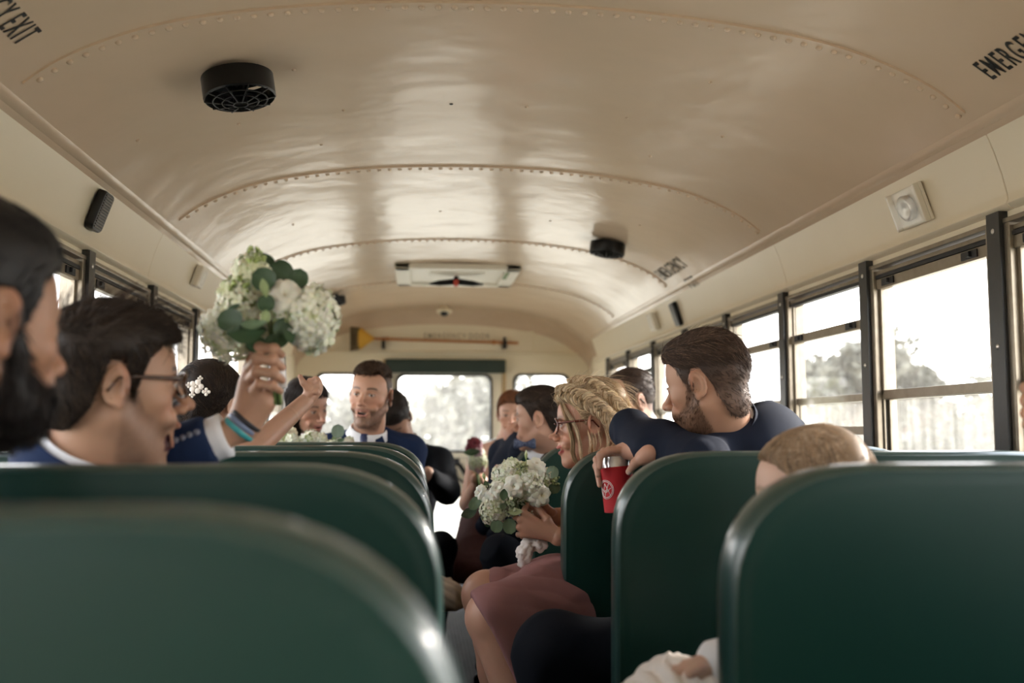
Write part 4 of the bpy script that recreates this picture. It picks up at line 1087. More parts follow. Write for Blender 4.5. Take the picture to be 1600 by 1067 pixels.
# ---- man in the navy suit resting his arm on the seat, holding the red can
SK5 = (.47, .26, .17)
M5 = aim_head(EAR_L, at(1088, 600, 2.10), -47, -10, -3, .98)
neck5 = at(1132, 668, 2.20)
root = person('short-haired bearded man in navy suit leaning his arm over the seat', (neck5.x, neck5.y, .45))
hl5 = hairline(front=.068, temple=.052, nape=-.092, ear=.036, burn=-.02)
P, F, c, hf = make_head(M5, neck5, .0023, SK5, 0, .1, beard=((.13, .068, .042), .75), brow=(.05, .03, .02), scalp=(.11, .065, .045), hl=hl5, neck_r=.058)
e5 = at(982, 672, 2.34); w5 = at(1016, 708, 2.16)
kn = [at(978, 703, 2.235), at(968, 702, 2.26), at(959, 703, 2.285), at(952, 708, 2.30)]
fg = [[at(952, 704, 2.225), at(938, 711, 2.215), at(937, 730, 2.215)], [at(944, 706, 2.25), at(933, 718, 2.235), at(934, 742, 2.225)],
      [at(938, 711, 2.275), at(932, 728, 2.26), at(937, 758, 2.245)], [at(936, 718, 2.30), at(934, 735, 2.29), at(940, 750, 2.28)]]
hd = hand_field(w5, kn, fg, [at(1003, 716, 2.165), at(992, 724, 2.17), at(983, 737, 2.185)], .92, into=[e5.lerp(w5, .4)], k=.006)
hm = MB(); hand_mesh(hm, hd, (.50, .28, .20), .0021, nails=[(*at(984, 740, 2.178), .006)])
body_obj(root, [(P, F, c), (hm.v[0], hm.f, hm.c[0])]); beard_hairs(root, M5, hf, (.12, .062, .036), 2200, .007)
f, P, F = hair_mass(M5, [((0, -.032, -.044), (.062, .060, .056)), ((0, -.006, .064), (.067, .088, .062)), ((0, .018, .084), (.056, .070, .030)), ((0, .052, .084), (.046, .032, .024))], hl5, .0024, .018, .004, .0016, 80, 5, .0024, (1.4, .35, 1))
comb = lambda p: np.stack([p[:, 0]*1.2, -np.ones(len(p)), np.where(p[:, 2] > .09, .1, -.45)], 1)
top = lambda p: p[:, 2] > .055
S = [(grow(f, 3600, comb, .045, 1, .10, top, jit=.18, out=.003), taper(.0007), hcol((.065, .038, .026), 3600, 1, .3, (.20, .125, .08), .18)),
     (grow(f, 2600, lambda p: np.stack([p[:, 0]*0, -np.ones(len(p)), -np.ones(len(p))], 1), .010, 2, .35, lambda p: p[:, 2] < .075, jit=.3, keep=False), taper(.0005), hcol((.075, .046, .034), 2600, 2)),
     (grow(f, 260, comb, .022, 3, .45, top, jit=.5, keep=False), taper(.0004), hcol((.16, .11, .08), 260, 3))]
hair_obj(root, M5, f, P, F, (.06, .036, .026), S, fade=(-.06, .05, (.14, .085, .06)))
nb = neck5+Vector((.02, .02, -.035))
tf, W, R = torso_field(nb, -42, 26, 0)
shL, shR = W((-.165, .0, -.05)), W((.165, -.01, -.01))
tf.ell(W((.11, -.05, .0)), (.09, .07, .075), .05, R=R); tf.ell(W((.04, -.07, -.08)), (.12, .07, .12), .06, R=R)
tf.chain([shL, shL.lerp(e5, .5)+Vector((0, 0, .004)), e5, w5+(e5-w5)*.13], [.062, .054, .046, .036], .022)
eR = shR+Vector((.02, .10, -.26)); tf.chain([shR, eR, eR+Vector((-.22, .02, .02))], [.066, .052, .04], .03)
cloth_obj(root, 'jacket', tf, M_NAVY, .0065, .0038, 26, 9, ripples=[(e5+Vector((.03, 0, 0)), (e5-shL)+Vector((0, 0, .25)), .045, .0022, .07), (shL, (e5-shL)+Vector((0, 0, -.3)), .06, .002, .12)])
up5 = (M5 @ Vector((0, -.024, -.045)))-neck5
collar(root, M5, neck5+up5*.02, up5, fw(-60), .060, .034)
mb = collar(root, M5, neck5+up5*-.10, up5, fw(-60), .067, .048, m=M_NAVY, name='jacket_collar', spread=0)
kn_ = [at(858, 1010, 2.2), at(1010, 1010, 2.28)]; hips = [Vector((kn_[0].x+.40, 2.15, .56)), Vector((kn_[1].x+.30, 2.30, .56))]
ank = [Vector((kn_[0].x+.04, 2.17, .10)), Vector((kn_[1].x+.02, 2.28, .10))]
kn_[0].z = .58; kn_[1].z = .56
legs(root, M_TROUSER, hips, kn_, ank, (.088, .075, .055)); shoes(root, ank, -90, M_SHOE)

# ---- blonde woman with a braid, holding the bouquet
SKW = (.50, .27, .185)
MW = aim_head(EAR_L, at(927, 663, 2.69), -80, -4, 0, .96)
neckW = at(950, 712, 2.78)
root = person('smiling blonde woman with braided hair and glasses in dusty rose dress', (neckW.x, neckW.y, .45))
P, F, c, hf = make_head(MW, neckW, .0022, SKW, .006, 1.3, brow=(.16, .09, .05), fem=True, lips=(.28, .04, .045), nose=.7, noseup=.003, neck_r=.048)
parts = [(P, F, c)]
nb = neckW+Vector((.01, 0, -.02))
bf = Field(); N_, R_ = torso_frame(nb, -62, 8); W = lambda a: N_+R_ @ Vector(a)
bf.ell(W((0, 0, -.13)), (.145, .085, .13), .04, R=R_)
for q in (-1, 1): bf.cap(W((q*.03, -.012, -.005)), W((q*.135, -.01, -.05)), .032, .040, .03)
shL, shR = W((-.150, 0, -.06)), W((.150, 0, -.06))
wL, wR = at(872, 838, 2.62), at(868, 808, 2.76)
eL = Vector((.60, 2.78, .79)); eR = Vector((.62, 2.90, .80))
bf.chain([shL, eL, wL], [.046, .038, .0255], .02); bf.chain([shR, eR, wR], [.046, .038, .026], .02)
parts.append(flesh(bf, SKW, .005))
kn = [at(818, 800, 2.610), at(812, 812, 2.615), at(811, 824, 2.620), at(816, 835, 2.625)]
fg = [[at(822, 790, 2.640), at(828, 796, 2.670), at(834, 802, 2.680)], [at(806, 808, 2.645), at(812, 812, 2.675), at(820, 814, 2.685)],
      [at(805, 822, 2.650), at(811, 825, 2.680), at(820, 826, 2.690)], [at(810, 835, 2.650), at(816, 838, 2.675), at(824, 838, 2.685)]]
hd = hand_field(wL, kn, fg, [at(855, 812, 2.620), at(842, 798, 2.640), at(832, 790, 2.660)], .82, into=[wL.lerp(eL, .22)])
hm = MB(); hand_mesh(hm, hd, SKW, .0021); parts.append((hm.v[0], hm.f, hm.c[0]))
kn = [at(850, 792, 2.740), at(848, 800, 2.740), at(847, 808, 2.740), at(848, 816, 2.740)]
fg = [[k_+Vector((-.028, -.008, .006)), k_+Vector((-.046, -.030, .004)), k_+Vector((-.040, -.045, .0))] for k_ in kn]
hd = hand_field(wR, kn, fg, [at(862, 800, 2.720), at(852, 790, 2.700), at(845, 785, 2.690)], .8, into=[wR.lerp(eR, .22)])
hm = MB(); hand_mesh(hm, hd, SKW, .0024); parts.append((hm.v[0], hm.f, hm.c[0]))
SKL = tuple(v*.66 for v in SKW)
lf = Field()
k1, k2 = at(770, 964, 2.42), at(760, 930, 2.66)
lf.chain([at(950, 965, 2.75), k1, at(806, 1085, 2.38), at(812, 1290, 2.40)], [.08, .063, .050, .034], .02)
lf.chain([at(950, 940, 2.85), k2, at(778, 1045, 2.66), at(790, 1235, 2.70)], [.08, .062, .05, .034], .02)
parts.append(flesh(lf, SKW, .006))
body_obj(root, parts)
# dress: bodice and skirt over the thighs
df = Field(); df.ell(W((0, .0, -.22)), (.150, .098, .12), .04, R=R_); df.ell(W((0, 0, -.40)), (.140, .105, .16), .05, R=R_)
for q in (-1, 1): df.cap(W((q*.085, 0, -.03)), W((q*.085, .03, -.15)), .022, .03, .02)
cloth_obj(root, 'bodice', df, M_ROSE, .006, .002, 50, 3)
sk = Field(); hp = Vector((.80, 2.78, .60))
sk.chain([hp, at(870, 938, 2.60), at(770, 962, 2.43)], [.135, .105, .072], .03)
sk.chain([hp, at(870, 920, 2.76), at(780, 927, 2.66)], [.13, .092, .067], .03)
sk.chain([at(880, 960, 2.58), at(880, 1040, 2.52)], [.10, .09], .05)
sk.chain([at(800, 985, 2.43), at(845, 1080, 2.42), at(850, 1110, 2.42)], [.065, .060, .056], .03)
sk.chain([k1, at(806, 1085, 2.38)], [.076, .068], .03); sk.chain([at(850, 980, 2.50), at(880, 1100, 2.48)], [.085, .08], .05)
# hem plane: the cloth stops before the knee caps
hd_ = np.array((at(742, 958, 2.42)-at(803, 1070, 2.42)).normalized()); 
q0 = np.array(at(745, 950, 2.42)); n0 = np.array(Vector((-.90, -.1, -.43)).normalized())
sk.fn(lambda P: (P-q0) @ n0.astype(np.float32)*1.0, .004)
cloth_obj(root, 'skirt', sk, M_ROSE, .006, .0035, 30, 5, stretch=(.5, 1, 1), ripples=[(at(840, 930, 2.5), (.2, .3, 1), .05, .004, .12)])
# hair
hlw = hairline(front=.070, temple=.058, nape=-.075, ear=.030, burn=.004)
f, P, F = hair_mass(MW, [((0, -.020, .055), (.080, .098, .082)), ((0, -.075, .0), (.066, .052, .070)), ((0, .03, .072), (.064, .056, .044))], hlw, .0028, .02, .008, .0035, 60, 8, .006, (1, .4, 1))
comb = lambda p: np.stack([p[:, 0]*1.5, -np.ones(len(p)), np.where(p[:, 1] < -.03, -1.1, -.12)*np.ones(len(p))], 1)
BL = (.74, .57, .38); BD = (.30, .19, .10)
S = [(grow(f, 5200, comb, .060, 1, .10, jit=.22, out=.004), taper(.0007), hcol(BL, 5200, 1, .3, BD, .35)),
     (grow(f, 500, comb, .060, 2, .5, jit=.6, keep=False), taper(.00035), hcol((.6, .47, .32), 500, 2))]
def bundle(path, n, R0, seed, r=.0008, base=BL, dark=BD, flat=1., tail=1.):
    """many hairs following one path as a lock"""
    rs = np.random.RandomState(seed); K = len(path); P_ = np.array([tuple(v) for v in path]); T = np.gradient(P_, axis=0); T /= np.linalg.norm(T, axis=1, keepdims=True)
    up = np.array([.9, .2, .3]); A = np.cross(T, up); A /= np.linalg.norm(A, axis=1, keepdims=True); B = np.cross(T, A)
    ang = rs.rand(n)*6.28; rad = np.sqrt(rs.rand(n)); tw = rs.normal(size=n)*.6; t = np.linspace(0, 1, K)
    env = (np.minimum(1, np.sin(np.clip(t*tail, 0, 1)*PI*.92+.12)*1.25))[None] if flat == 1. else np.ones((1, K))
    a = ang[:, None]+tw[:, None]*t[None]*3; rr = rad[:, None]*R0*env
    return P_[None]+A[None]*(np.cos(a)*rr)[..., None]+B[None]*(np.sin(a)*rr)[..., None]
cores = []
def braid(ctrl, n=60, turns=5.5, wdt=.014, R0=.0105, hairs=70, seed=0, out_=(-1, 0, .2)):
    sp = spline(ctrl, n); res = []; O = Vector(out_).normalized()
    for j in range(3):
        pts = []
        for i, p in enumerate(sp):
            t = i/(n-1); T = (sp[min(i+1, n-1)]-sp[max(i-1, 0)]).normalized(); o = (O-T*O.dot(T)).normalized(); b = T.cross(o)
            a = t*turns*2*PI+j*2*PI/3; sc = 1-.35*t
            pts.append(p+b*(math.sin(a)*wdt*sc)+o*(math.sin(2*a)*wdt*.5*sc))
        cores.append(([(q) for q in pts], R0*.82)); res.append(bundle(pts, hairs, R0, seed+j, flat=2.))
    return res
for k, (ct, tn_, wd_) in enumerate((([(-.016, .082, .092), (-.052, .058, .096), (-.078, .018, .078), (-.090, -.025, .050), (-.088, -.060, .015), (-.072, -.092, -.022), (-.045, -.110, -.050)], 5, .019),
                            ([(.01, .05, .116), (-.030, .01, .124), (-.058, -.035, .104), (-.068, -.080, .060), (-.050, -.118, .015)], 4, .015))):
    for j, b in enumerate(braid(ct, 80, tn_, wd_, .0115-.002*k, 120, 40+k*7)): S.append((b, np.full(80, .0008), hcol((.78, .62, .42), len(b), 60+j, .25, BD, .22)))
rs = random.Random(9)
def lock(ctrl, n, R0, seed, col_=BL, r=.0006): b = bundle(spline(ctrl, 24), n, R0, seed); return (b, np.linspace(r, r*.4, 24), hcol(col_, n, seed, .25, BD, .25))
S.append(lock([(-.030, .082, .080), (-.058, .070, .045), (-.068, .058, .0), (-.072, .050, -.040), (-.066, .052, -.080), (-.058, .040, -.110), (-.05, .015, -.125)], 90, .007, 3, (.55, .40, .24)))
S.append(lock([(-.035, .075, .085), (-.066, .062, .045), (-.074, .040, .0), (-.080, .030, -.045), (-.078, .028, -.095), (-.07, .0, -.13)], 60, .006, 4))
for k in range(12):
    y0 = rs.uniform(-.03, .01) if k < 6 else rs.uniform(-.10, -.03); a = rs.uniform(-.01, .01)
    S.append(lock([(-.078, y0, -.015), (-.085+a, y0-.004, -.05), (-.080, y0+.008+a, -.085), (-.083+a, y0-.006, -.12-rs.uniform(0, .02))], 12, .003, 20+k, r=.00045))
for k in range(7):                                     # pinned curls at the nape
    c_ = Vector((-.045+.012*k, -.105+.004*abs(k-3), -.045-.012*rs.random())); q = []
    for i in range(16):
        t = i/15*PI*2.2; q.append(c_+Vector((math.cos(t)*.014, -.006*math.sin(t), math.sin(t)*.018)))
    b = bundle(q, 46, .007, 80+k, flat=2.); S.append((b, np.full(16, .0008), hcol(BL, 46, 80+k, .3, BD, .4)))
ho = hair_obj(root, MW, f, P, F, BL, S, cmass=(.34, .23, .13))
mb = MB()
for pts, q in cores: mb.tube([MW @ p for p in pts], q, 10, col=(.52, .38, .23))
mb.build('braid', M_HAIR, root, colattr=True)
spectacles(root, MW, mat('amber_frame', lin((92, 38, 22)), .25, coat=.4), wide=.025, tall=.021, th=1.5)
mb = MB(); q = MW @ Vector((-.081, -.006, -.034))
mb.tube([q, q+Vector((0, 0, -.028)), q+Vector((.0, -.001, -.044))], [.0008, .0012, .0016], 6); mb.ball(q+Vector((0, 0, -.014)), .0022, 8, 6)
mb.build('earring', mat('gold', lin((220, 180, 120)), .25, metal=.9), root)
mb = MB(); wd = (wL-eL).normalized(); q = wL-wd*.012; mb.tube([q-wd*.001, q+wd*.001], [.0275, .0275], 24, caps=False); mb.tube([q-wd*.001+Vector((0, 0, .001)), q+wd*.002], [.027, .0278], 24); mb.build('bracelet', mat('gold'), root)
tm = MB()                                              # small script tattoo across the upper back
for i in range(9):
    b_ = W((-.085+.014*i, -.066, -.012-.004*(i % 2))); tm.tube(spline([b_, b_+Vector((.004, -.004, .008)), b_+Vector((.008, -.002, -.002)), b_+Vector((.010, 0, .006))], 8), .0009, 4)
ank = [at(812, 1290, 2.40), at(790, 1235, 2.70)]
for a_ in ank:
    f_ = Field(); g_ = Vector((a_.x, a_.y, .03)); f_.chain([g_+Vector((.03, 0, .045)), g_+Vector((-.04, 0, .02)), g_+Vector((-.16, -.01, 0))], [.026, .03, .022], .02); f_.fn(lambda P: .004-P[..., 2], .004)
    P, F = f_.mesh(.007); mb = MB(); mb.add(P, F)
    for i in range(14): mb.tube([g_+Vector((-.02+.004*i-.03, -.02, .05)), g_+Vector((-.03+.006*i-.05, -.05-.002*(i % 3), .03+.004*(i % 4)))], .0014, 4)
    mb.build('shoe', M_SHOE, root, fix=False)

# ---- bearded man with a tie facing the camera
SK3 = (.50, .28, .19)
M3 = aim_head(NOSE, at(563, 630, 3.62), 197, -1, -5, .95)
neck3 = at(574, 683, 3.78)
root = person('smiling short-bearded man in blue suit and tie, facing the camera', (neck3.x, neck3.y, .45))
hl3 = hairline(front=.080, temple=.060, nape=-.070, ear=.036, burn=-.004, recede=.014)
P, F, c, hf = make_head(M3, neck3, .0022, SK3, .010, 1.3, beard=((.11, .06, .04), .62), brow=(.06, .034, .02), scalp=(.12, .07, .045), hl=hl3, neck_r=.058, lips=(.33, .12, .10))
mhf = hf; body_obj(root, [(P, F, c)])
f, P, F = hair_mass(M3, [((0, -.002, .074), (.060, .078, .055)), ((0, .034, .092), (.044, .046, .026))], hl3, .003, .018, .004, .0018, 90, 5, .001)
comb3 = lambda p: np.stack([p[:, 0]*.5, np.ones(len(p))*.5, np.ones(len(p))*.4], 1)
beard_hairs(root, M3, mhf, (.09, .05, .032), 900, .003, r=.0005)
hair_obj(root, M3, f, P, F, (.07, .04, .024), [(grow(f, 2200, comb3, .02, 1, .5, lambda p: p[:, 2] > .075, jit=.3, keep=False), taper(.0008), hcol((.075, .042, .025), 2200, 1, .3, (.15, .09, .05), .2))])
up3 = (M3 @ Vector((0, -.024, -.045)))-neck3
nb = neck3+Vector((0, .010, .004))
tf, W, R = torso_field(nb, 186, 4)
ar = []
for q in (-1, 1):
    sh = W((q*.160, -.01, -.055)); el = sh+Vector((q*.0, .0, -.27)); tf.chain([sh, el, el+Vector((q*.10, -.20, .03))], [.060, .050, .04], .03)
def vcut(W, Rm, top=.065, low=-.34):
    """opening of the jacket between its lapels"""
    Ri = np.array(Rm.transposed()); o = np.array(W((0, 0, 0)))
    def g(P):
        q = (P-o) @ Ri.T; w = top*np.clip((q[..., 2]-low)/(-.02-low), 0, 1.3)
        return np.maximum(np.abs(q[..., 0])-w, .03-q[..., 1])
    return g
tf.fn(vcut(W, R), .006, 'sub')
cloth_obj(root, 'jacket', tf, M_BLUE, .007, .002, 36, 21)
sf, W_, R_ = torso_field(nb, 186, 4, grow_=-.012, wide=.16); cloth_obj(root, 'shirt', sf, M_SHIRT, .009, .0015, 30, 4)
collar(root, M3, neck3+up3*.05, up3, fw(188), .060, .036, spread=1.6, gap=.06)
for q in (-1, 1):                                      # lapels
    mb = MB(); a = [W((q*.060, .050, .012)), W((q*.082, .075, -.03)), W((q*.098, .098, -.085)), W((q*.072, .112, -.10)), W((q*.014, .128, -.34))]
    b = [W((q*.040, .072, .0)), W((q*.046, .090, -.04)), W((q*.040, .108, -.09)), W((q*.036, .114, -.12)), W((q*.008, .130, -.345))]
    V = a+b+[v+R @ Vector((0, .005, 0)) for v in a+b]
    mb.add(V, [(i, i+1, i+6, i+5) for i in range(4)]+[(10+i+5, 10+i+6, 10+i+1, 10+i) for i in range(4)]+[(i, 10+i, 11+i, i+1) for i in range(4)]+[(i+5, i+6, 16+i, 15+i) for i in range(4)])
    mb.build('lapel', M_BLUE, root, smooth=False)
mb = MB(); mb.tube([W((0, .080, .012)), W((0, .092, -.015)), W((0, .098, -.03))], [.016, .013, .010], 10, flat=.6, up=R @ Vector((0, 1, 0)))
mb.tube([W((0, .096, -.028)), W((0, .112, -.10)), W((0, .122, -.30)), W((0, .120, -.42))], [.012, .022, .034, .030], 12, flat=.18, up=R @ Vector((0, 1, 0)))
mb.build('tie', mat('dark_blue_tie', (.02, .03, .09), .5, noise=(130, .6, (.08, .09, .16))), root)
hips = [W((-.09, .05, -.60)), W((.09, .05, -.60))]; kn_ = [Vector((h.x, h.y-.30, .53)) for h in hips]; ank = [k+Vector((0, .02, -.42)) for k in kn_]
hips = [h+Vector((0, .0, 0)) for h in hips]
legs(root, M_TROUSER, hips, kn_, ank, (.08, .065, .048)); shoes(root, ank, 180, M_SHOE)

# ---- man with his head bowed, at the aisle
M6 = aim_head((0, .05, .110), at(607, 645, 4.40), 188, -56, 0, 1.0)
neck6 = M6 @ Vector((0, -.075, -.135))
neck6 = Vector((at(628, 690, 4.5).x, 4.56, at(628, 690, 4.5).z))
root = person('man in black suit with head bowed, elbow out into the aisle', (neck6.x, neck6.y, .45))
hl6 = hairline(front=.062, temple=.050, nape=-.07, ear=.032)
P, F, c, hf = make_head(M6, neck6, .0032, (.44, .25, .17), 0, .1, brow=(.03, .02, .015), scalp=(.04, .028, .022), hl=hl6, beard=((.1, .07, .05), .3))
f, P2, F2 = hair_mass(M6, [((0, -.004, .066), (.070, .090, .064))], hl6, .004, .018, .006, .002, 80, 5, .003)
nb = neck6+Vector((.0, .0, -.03))
tf, W, R = torso_field(nb, 182, 8, wide=.19)
sL, sR = W((-.172, -.01, -.06)), W((.172, -.01, -.06))
eL = at(698, 766, 4.42); hL = at(668, 742, 4.28)
tf.chain([sL, eL, hL.lerp(eL, .15)], [.066, .055, .043], .03)
eR = sR+Vector((-.05, -.02, -.26)); hR = hL+Vector((-.06, .01, -.01)); tf.chain([sR, eR, hR.lerp(eR, .15)], [.066, .055, .043], .03)
hf6 = Field(); hf6.ell(hL, (.03, .024, .036), .01); hf6.chain([hL, hL+Vector((-.03, -.02, -.015)), hL+Vector((-.05, -.03, -.04))], [.02, .010, .008], .006)
for k in range(3): hf6.chain([hL+Vector((-.01, -.015, .012-.014*k)), hL+Vector((-.04, -.028, .01-.014*k)), hL+Vector((-.055, -.015, .0-.014*k))], [.010, .009, .008], .004)
hf6.chain([hR+Vector((-.03, .02, 0)), hR, hR+Vector((.04, -.02, 0))], [.026, .028, .014], .01)
body_obj(root, [(P, F, c), flesh(hf6, (.5, .32, .25), .004)])
hair_obj(root, M6, f, P2, F2, (.022, .015, .012), [(grow(f, 1500, comb3, .02, 1, .3, jit=.3), taper(.0009), hcol((.022, .015, .012), 1500, 1))])
cloth_obj(root, 'jacket', tf, M_DARKSUIT, .008, .003, 34, 31)
collar(root, M6, neck6, (0, -.2, 1), fw(184), .060, .035)
mb = MB(); d_ = (eL-hL).normalized(); mb.tube([hL+d_*.025, hL+d_*.05], [.033, .035], 16); mb.build('shirt_cuff', M_SHIRT, root)
hips = [W((-.09, .02, -.58)), W((.09, .02, -.58))]; kn_ = [Vector((at(698, 850, 4.3).x, 4.25, .56)), Vector((hips[1].x, 4.28, .55))]; kn_[0].x = .10
ank = [Vector((.06, 4.27, .10)), Vector((kn_[1].x, 4.3, .10))]
legs(root, M_DARKSUIT, hips, kn_, ank, (.085, .07, .05)); shoes(root, ank, 180, M_SHOE)

# ---- dark-haired smiling woman beside him
def long_hair(M, root, col, vols, seed=1, length=.26, n=2400, cut=None, rr=.001, hl=None, wave=.3):
    f, P, F = hair_mass(M, vols, hl or LONG_HL, .0035, .02, .006, .003, 60, seed, .006, cut=cut)
    cb = lambda p: np.stack([p[:, 0]*1.2+wave*np.sin(p[:, 2]*60+seed), p[:, 1]*.8-.2, -1.4*np.ones(len(p))], 1)
    S = [(grow(f, n, cb, .06, seed, .12, jit=.22, out=.003), taper(rr), hcol(col, n, seed, .35))]
    return f, P, F, S
SK4 = (.46, .25, .17)
M4w = aim_head(NOSE, at(505, 657, 4.10), 132, -16, 8, .93)
neck4 = at(487, 692, 4.28)
root = person('smiling woman with long dark hair behind the raised bare forearm', (neck4.x, neck4.y, .45))
P, F, c, hf = make_head(M4w, neck4, .003, SK4, .006, 1., brow=(.03, .02, .015), fem=True, lips=(.32, .10, .09), neck_r=.046)
bf = Field(); N_, R_ = torso_frame(neck4+Vector((0, 0, -.02)), 150, 5); W = lambda a: N_+R_ @ Vector(a)
bf.ell(W((0, 0, -.13)), (.145, .085, .13), .04, R=R_)
for q in (-1, 1):
    bf.cap(W((q*.03, -.012, -.005)), W((q*.14, -.01, -.05)), .032, .040, .03)
    sh = W((q*.15, 0, -.06)); bf.chain([sh, sh+Vector((0, 0, -.25)), sh+Vector((-q*.1, -.2, -.25))], [.044, .037, .025], .02)
lf = Field()
for q in (-1, 1): hh = Vector((-.50+.09*q, 4.24, .54)); lf.chain([hh, hh+Vector((0, .34, .0)), hh+Vector((0, .36, -.42))], [.08, .058, .036], .02)
body_obj(root, [(P, F, c), flesh(bf, SK4, .006), flesh(lf, SK4, .008)])
f, P, F, S = long_hair(M4w, root, (.022, .014, .011), [((0, -.015, .050), (.082, .098, .085)), ((-.055, -.02, -.06), (.036, .06, .10)), ((.060, -.01, -.06), (.032, .05, .10)), ((0, -.06, -.08), (.07, .045, .12))], 3)
hair_obj(root, M4w, f, P, F, (.022, .014, .011), S)
df = Field(); df.ell(W((0, 0, -.24)), (.150, .100, .13), .04, R=R_); df.ell(W((0, 0, -.42)), (.15, .12, .16), .05, R=R_)
M_TULLE = cloth_mat('beige_tulle', lin((196, 178, 158)), rough=.8)
cloth_obj(root, 'bodice', df, M_TULLE, .007, .002, 50, 3)
sk = Field()
for q in (-1, 1): hh = Vector((-.50+.09*q, 4.24, .54)); sk.chain([hh, hh+Vector((0, .34, .0))], [.10, .075], .04)
cloth_obj(root, 'skirt', sk, M_TULLE, .01, .004, 34, 12)
sk = Field(); sk.chain([Vector((-.22, 3.62, .49)), Vector((-.02, 3.64, .50)), at(692, 926, 3.66)], [.055, .06, .055], .05)
sk.chain([at(690, 925, 3.66), at(705, 932, 3.62), at(714, 940, 3.6)], [.055, .042, .026], .03); sk.chain([Vector((-.20, 3.50, .48)), Vector((-.03, 3.52, .48))], [.05, .05], .04)
tag(cloth_obj(None, 'tulle_wrap', sk, M_TULLE, .007, .004, 34, 12, ripples=[(at(695, 925, 3.65), (.5, .2, 1), .03, .005, .15)]), 'beige tulle fabric spilling off a seat into the aisle beside the pink skirt', 'fabric')

# ---- woman with a dark updo, seen from behind, arm raised
SKU = (.50, .29, .20)
MU = aim_head(EAR_R, at(364, 634, 2.80), 22, -8, 0, .97)
neckU = at(342, 700, 2.84)
root = person('dark-haired woman with pinned updo and flower hairpin, bare arm raised', (neckU.x, neckU.y, .45))
P, F, c, hf = make_head(MU, neckU, .003, SKU, 0, .3, fem=True, neck_r=.046)
bf = Field(); N_, R_ = torso_frame(neckU+Vector((0, 0, -.02)), 25, 3); W = lambda a: N_+R_ @ Vector(a)
bf.ell(W((0, 0, -.13)), (.145, .085, .13), .04, R=R_)
for q in (-1, 1): bf.cap(W((q*.03, -.012, -.005)), W((q*.14, -.01, -.05)), .032, .040, .03)
sh = W((.15, 0, -.06)); eU = at(385, 712, 2.80); wU = at(481, 624, 2.98)
bf.chain([sh, sh.lerp(eU, .5)+Vector((.01, 0, -.02)), eU, wU], [.044, .040, .037, .0235], .02)
shl = W((-.15, 0, -.06)); bf.chain([shl, shl+Vector((-.02, .05, -.26)), shl+Vector((.05, .25, -.26))], [.044, .037, .025], .02)
kn = [at(497, 614, 2.985), at(499, 607, 2.99), at(499, 600, 2.99), at(497, 594, 2.99)]
fg = [[k_+Vector((-.004, -.026, .004)), k_+Vector((-.022, -.024, -.002)), k_+Vector((-.024, -.008, -.003))] for k_ in kn]
hd = hand_field(wU, kn, fg, [at(481, 607, 2.965), at(474, 598, 2.955), at(469, 588, 2.95)], .82, into=[eU.lerp(wU, .7)])
hm = MB(); hand_mesh(hm, hd, SKU, .0022)
body_obj(root, [(P, F, c), flesh(bf, SKU, .005), (hm.v[0], hm.f, hm.c[0])])
HU = (.024, .015, .011)
hlu = hairline(front=.070, temple=.056, nape=-.075, ear=.028, burn=.0)
f, P, F = hair_mass(MU, [((0, -.022, .052), (.080, .096, .080)), ((-.01, -.090, -.030), (.055, .042, .045)), ((0, -.06, .03), (.078, .07, .07))], hlu, .003, .02, .008, .004, 70, 4, .006, (1, .6, .4))
S = [(grow(f, 3800, lambda p: np.stack([p[:, 0]*-.2+.9, -p[:, 1]*6-.6, -.8-p[:, 2]*3], 1), .06, 1, .08, jit=.3, out=.003), taper(.0008), hcol(HU, 3800, 1, .35, (.09, .055, .035), .16))]
for k in range(9):
    a = k/9*2*PI; q = [(.0+.034*math.cos(a+t*2.4)-.008, -.115-.006*math.sin(t*3), -.030+.030*math.sin(a+t*2.4)) for t in np.linspace(0, 1, 14)]
    b = bundle([Vector(v) for v in q], 60, .009, 100+k, flat=2.); S.append((b, np.full(14, .0009), hcol(HU, 60, k, .4, (.10, .06, .04), .2)))
hair_obj(root, MU, f, P, F, HU, S)
df = Field(); df.ell(W((0, 0, -.24)), (.152, .100, .13), .04, R=R_); df.ell(W((0, 0, -.42)), (.15, .12, .16), .05, R=R_)
cloth_obj(root, 'dress', df, M_ROSE, .007, .002, 50, 3)
lf = Field()
for q in (-1, 1): hh = W((q*.08, 0, -.52)); lf.chain([hh, hh+Vector((.04, .30, .02)), hh+Vector((.04, .31, -.40))], [.085, .07, .05], .03)
cloth_obj(root, 'skirt', lf, M_ROSE, .01, .003, 30, 3)
hp_ = at(307, 604, 2.70); mb = MB()                    # flower hairpin
fl_w = mat('pearl_white', lin((235, 225, 215)), .3)
def pin_flower(mb, c, r, n=5):
    for j in range(n):
        a = 2*PI*j/n; mb.ball(c+Vector((math.cos(a)*r*.62, -.003, math.sin(a)*r*.62)), (r*.42, .0022, r*.42), 8, 6)
    mb.ball(c+Vector((0, -.005, 0)), r*.2, 8, 6)
pin_flower(mb, hp_, .019)
for dx, dz, r in ((.026, -.014, .011), (-.010, -.022, .008), (.010, .022, .007), (-.020, .004, .008)): pin_flower(mb, hp_+Vector((dx, 0, dz)), r, 4); mb.tube([hp_, hp_+Vector((dx, -.001, dz))], .0012, 5)
tag(mb.build('hairpin', fl_w, root), 'white flower hairpin')

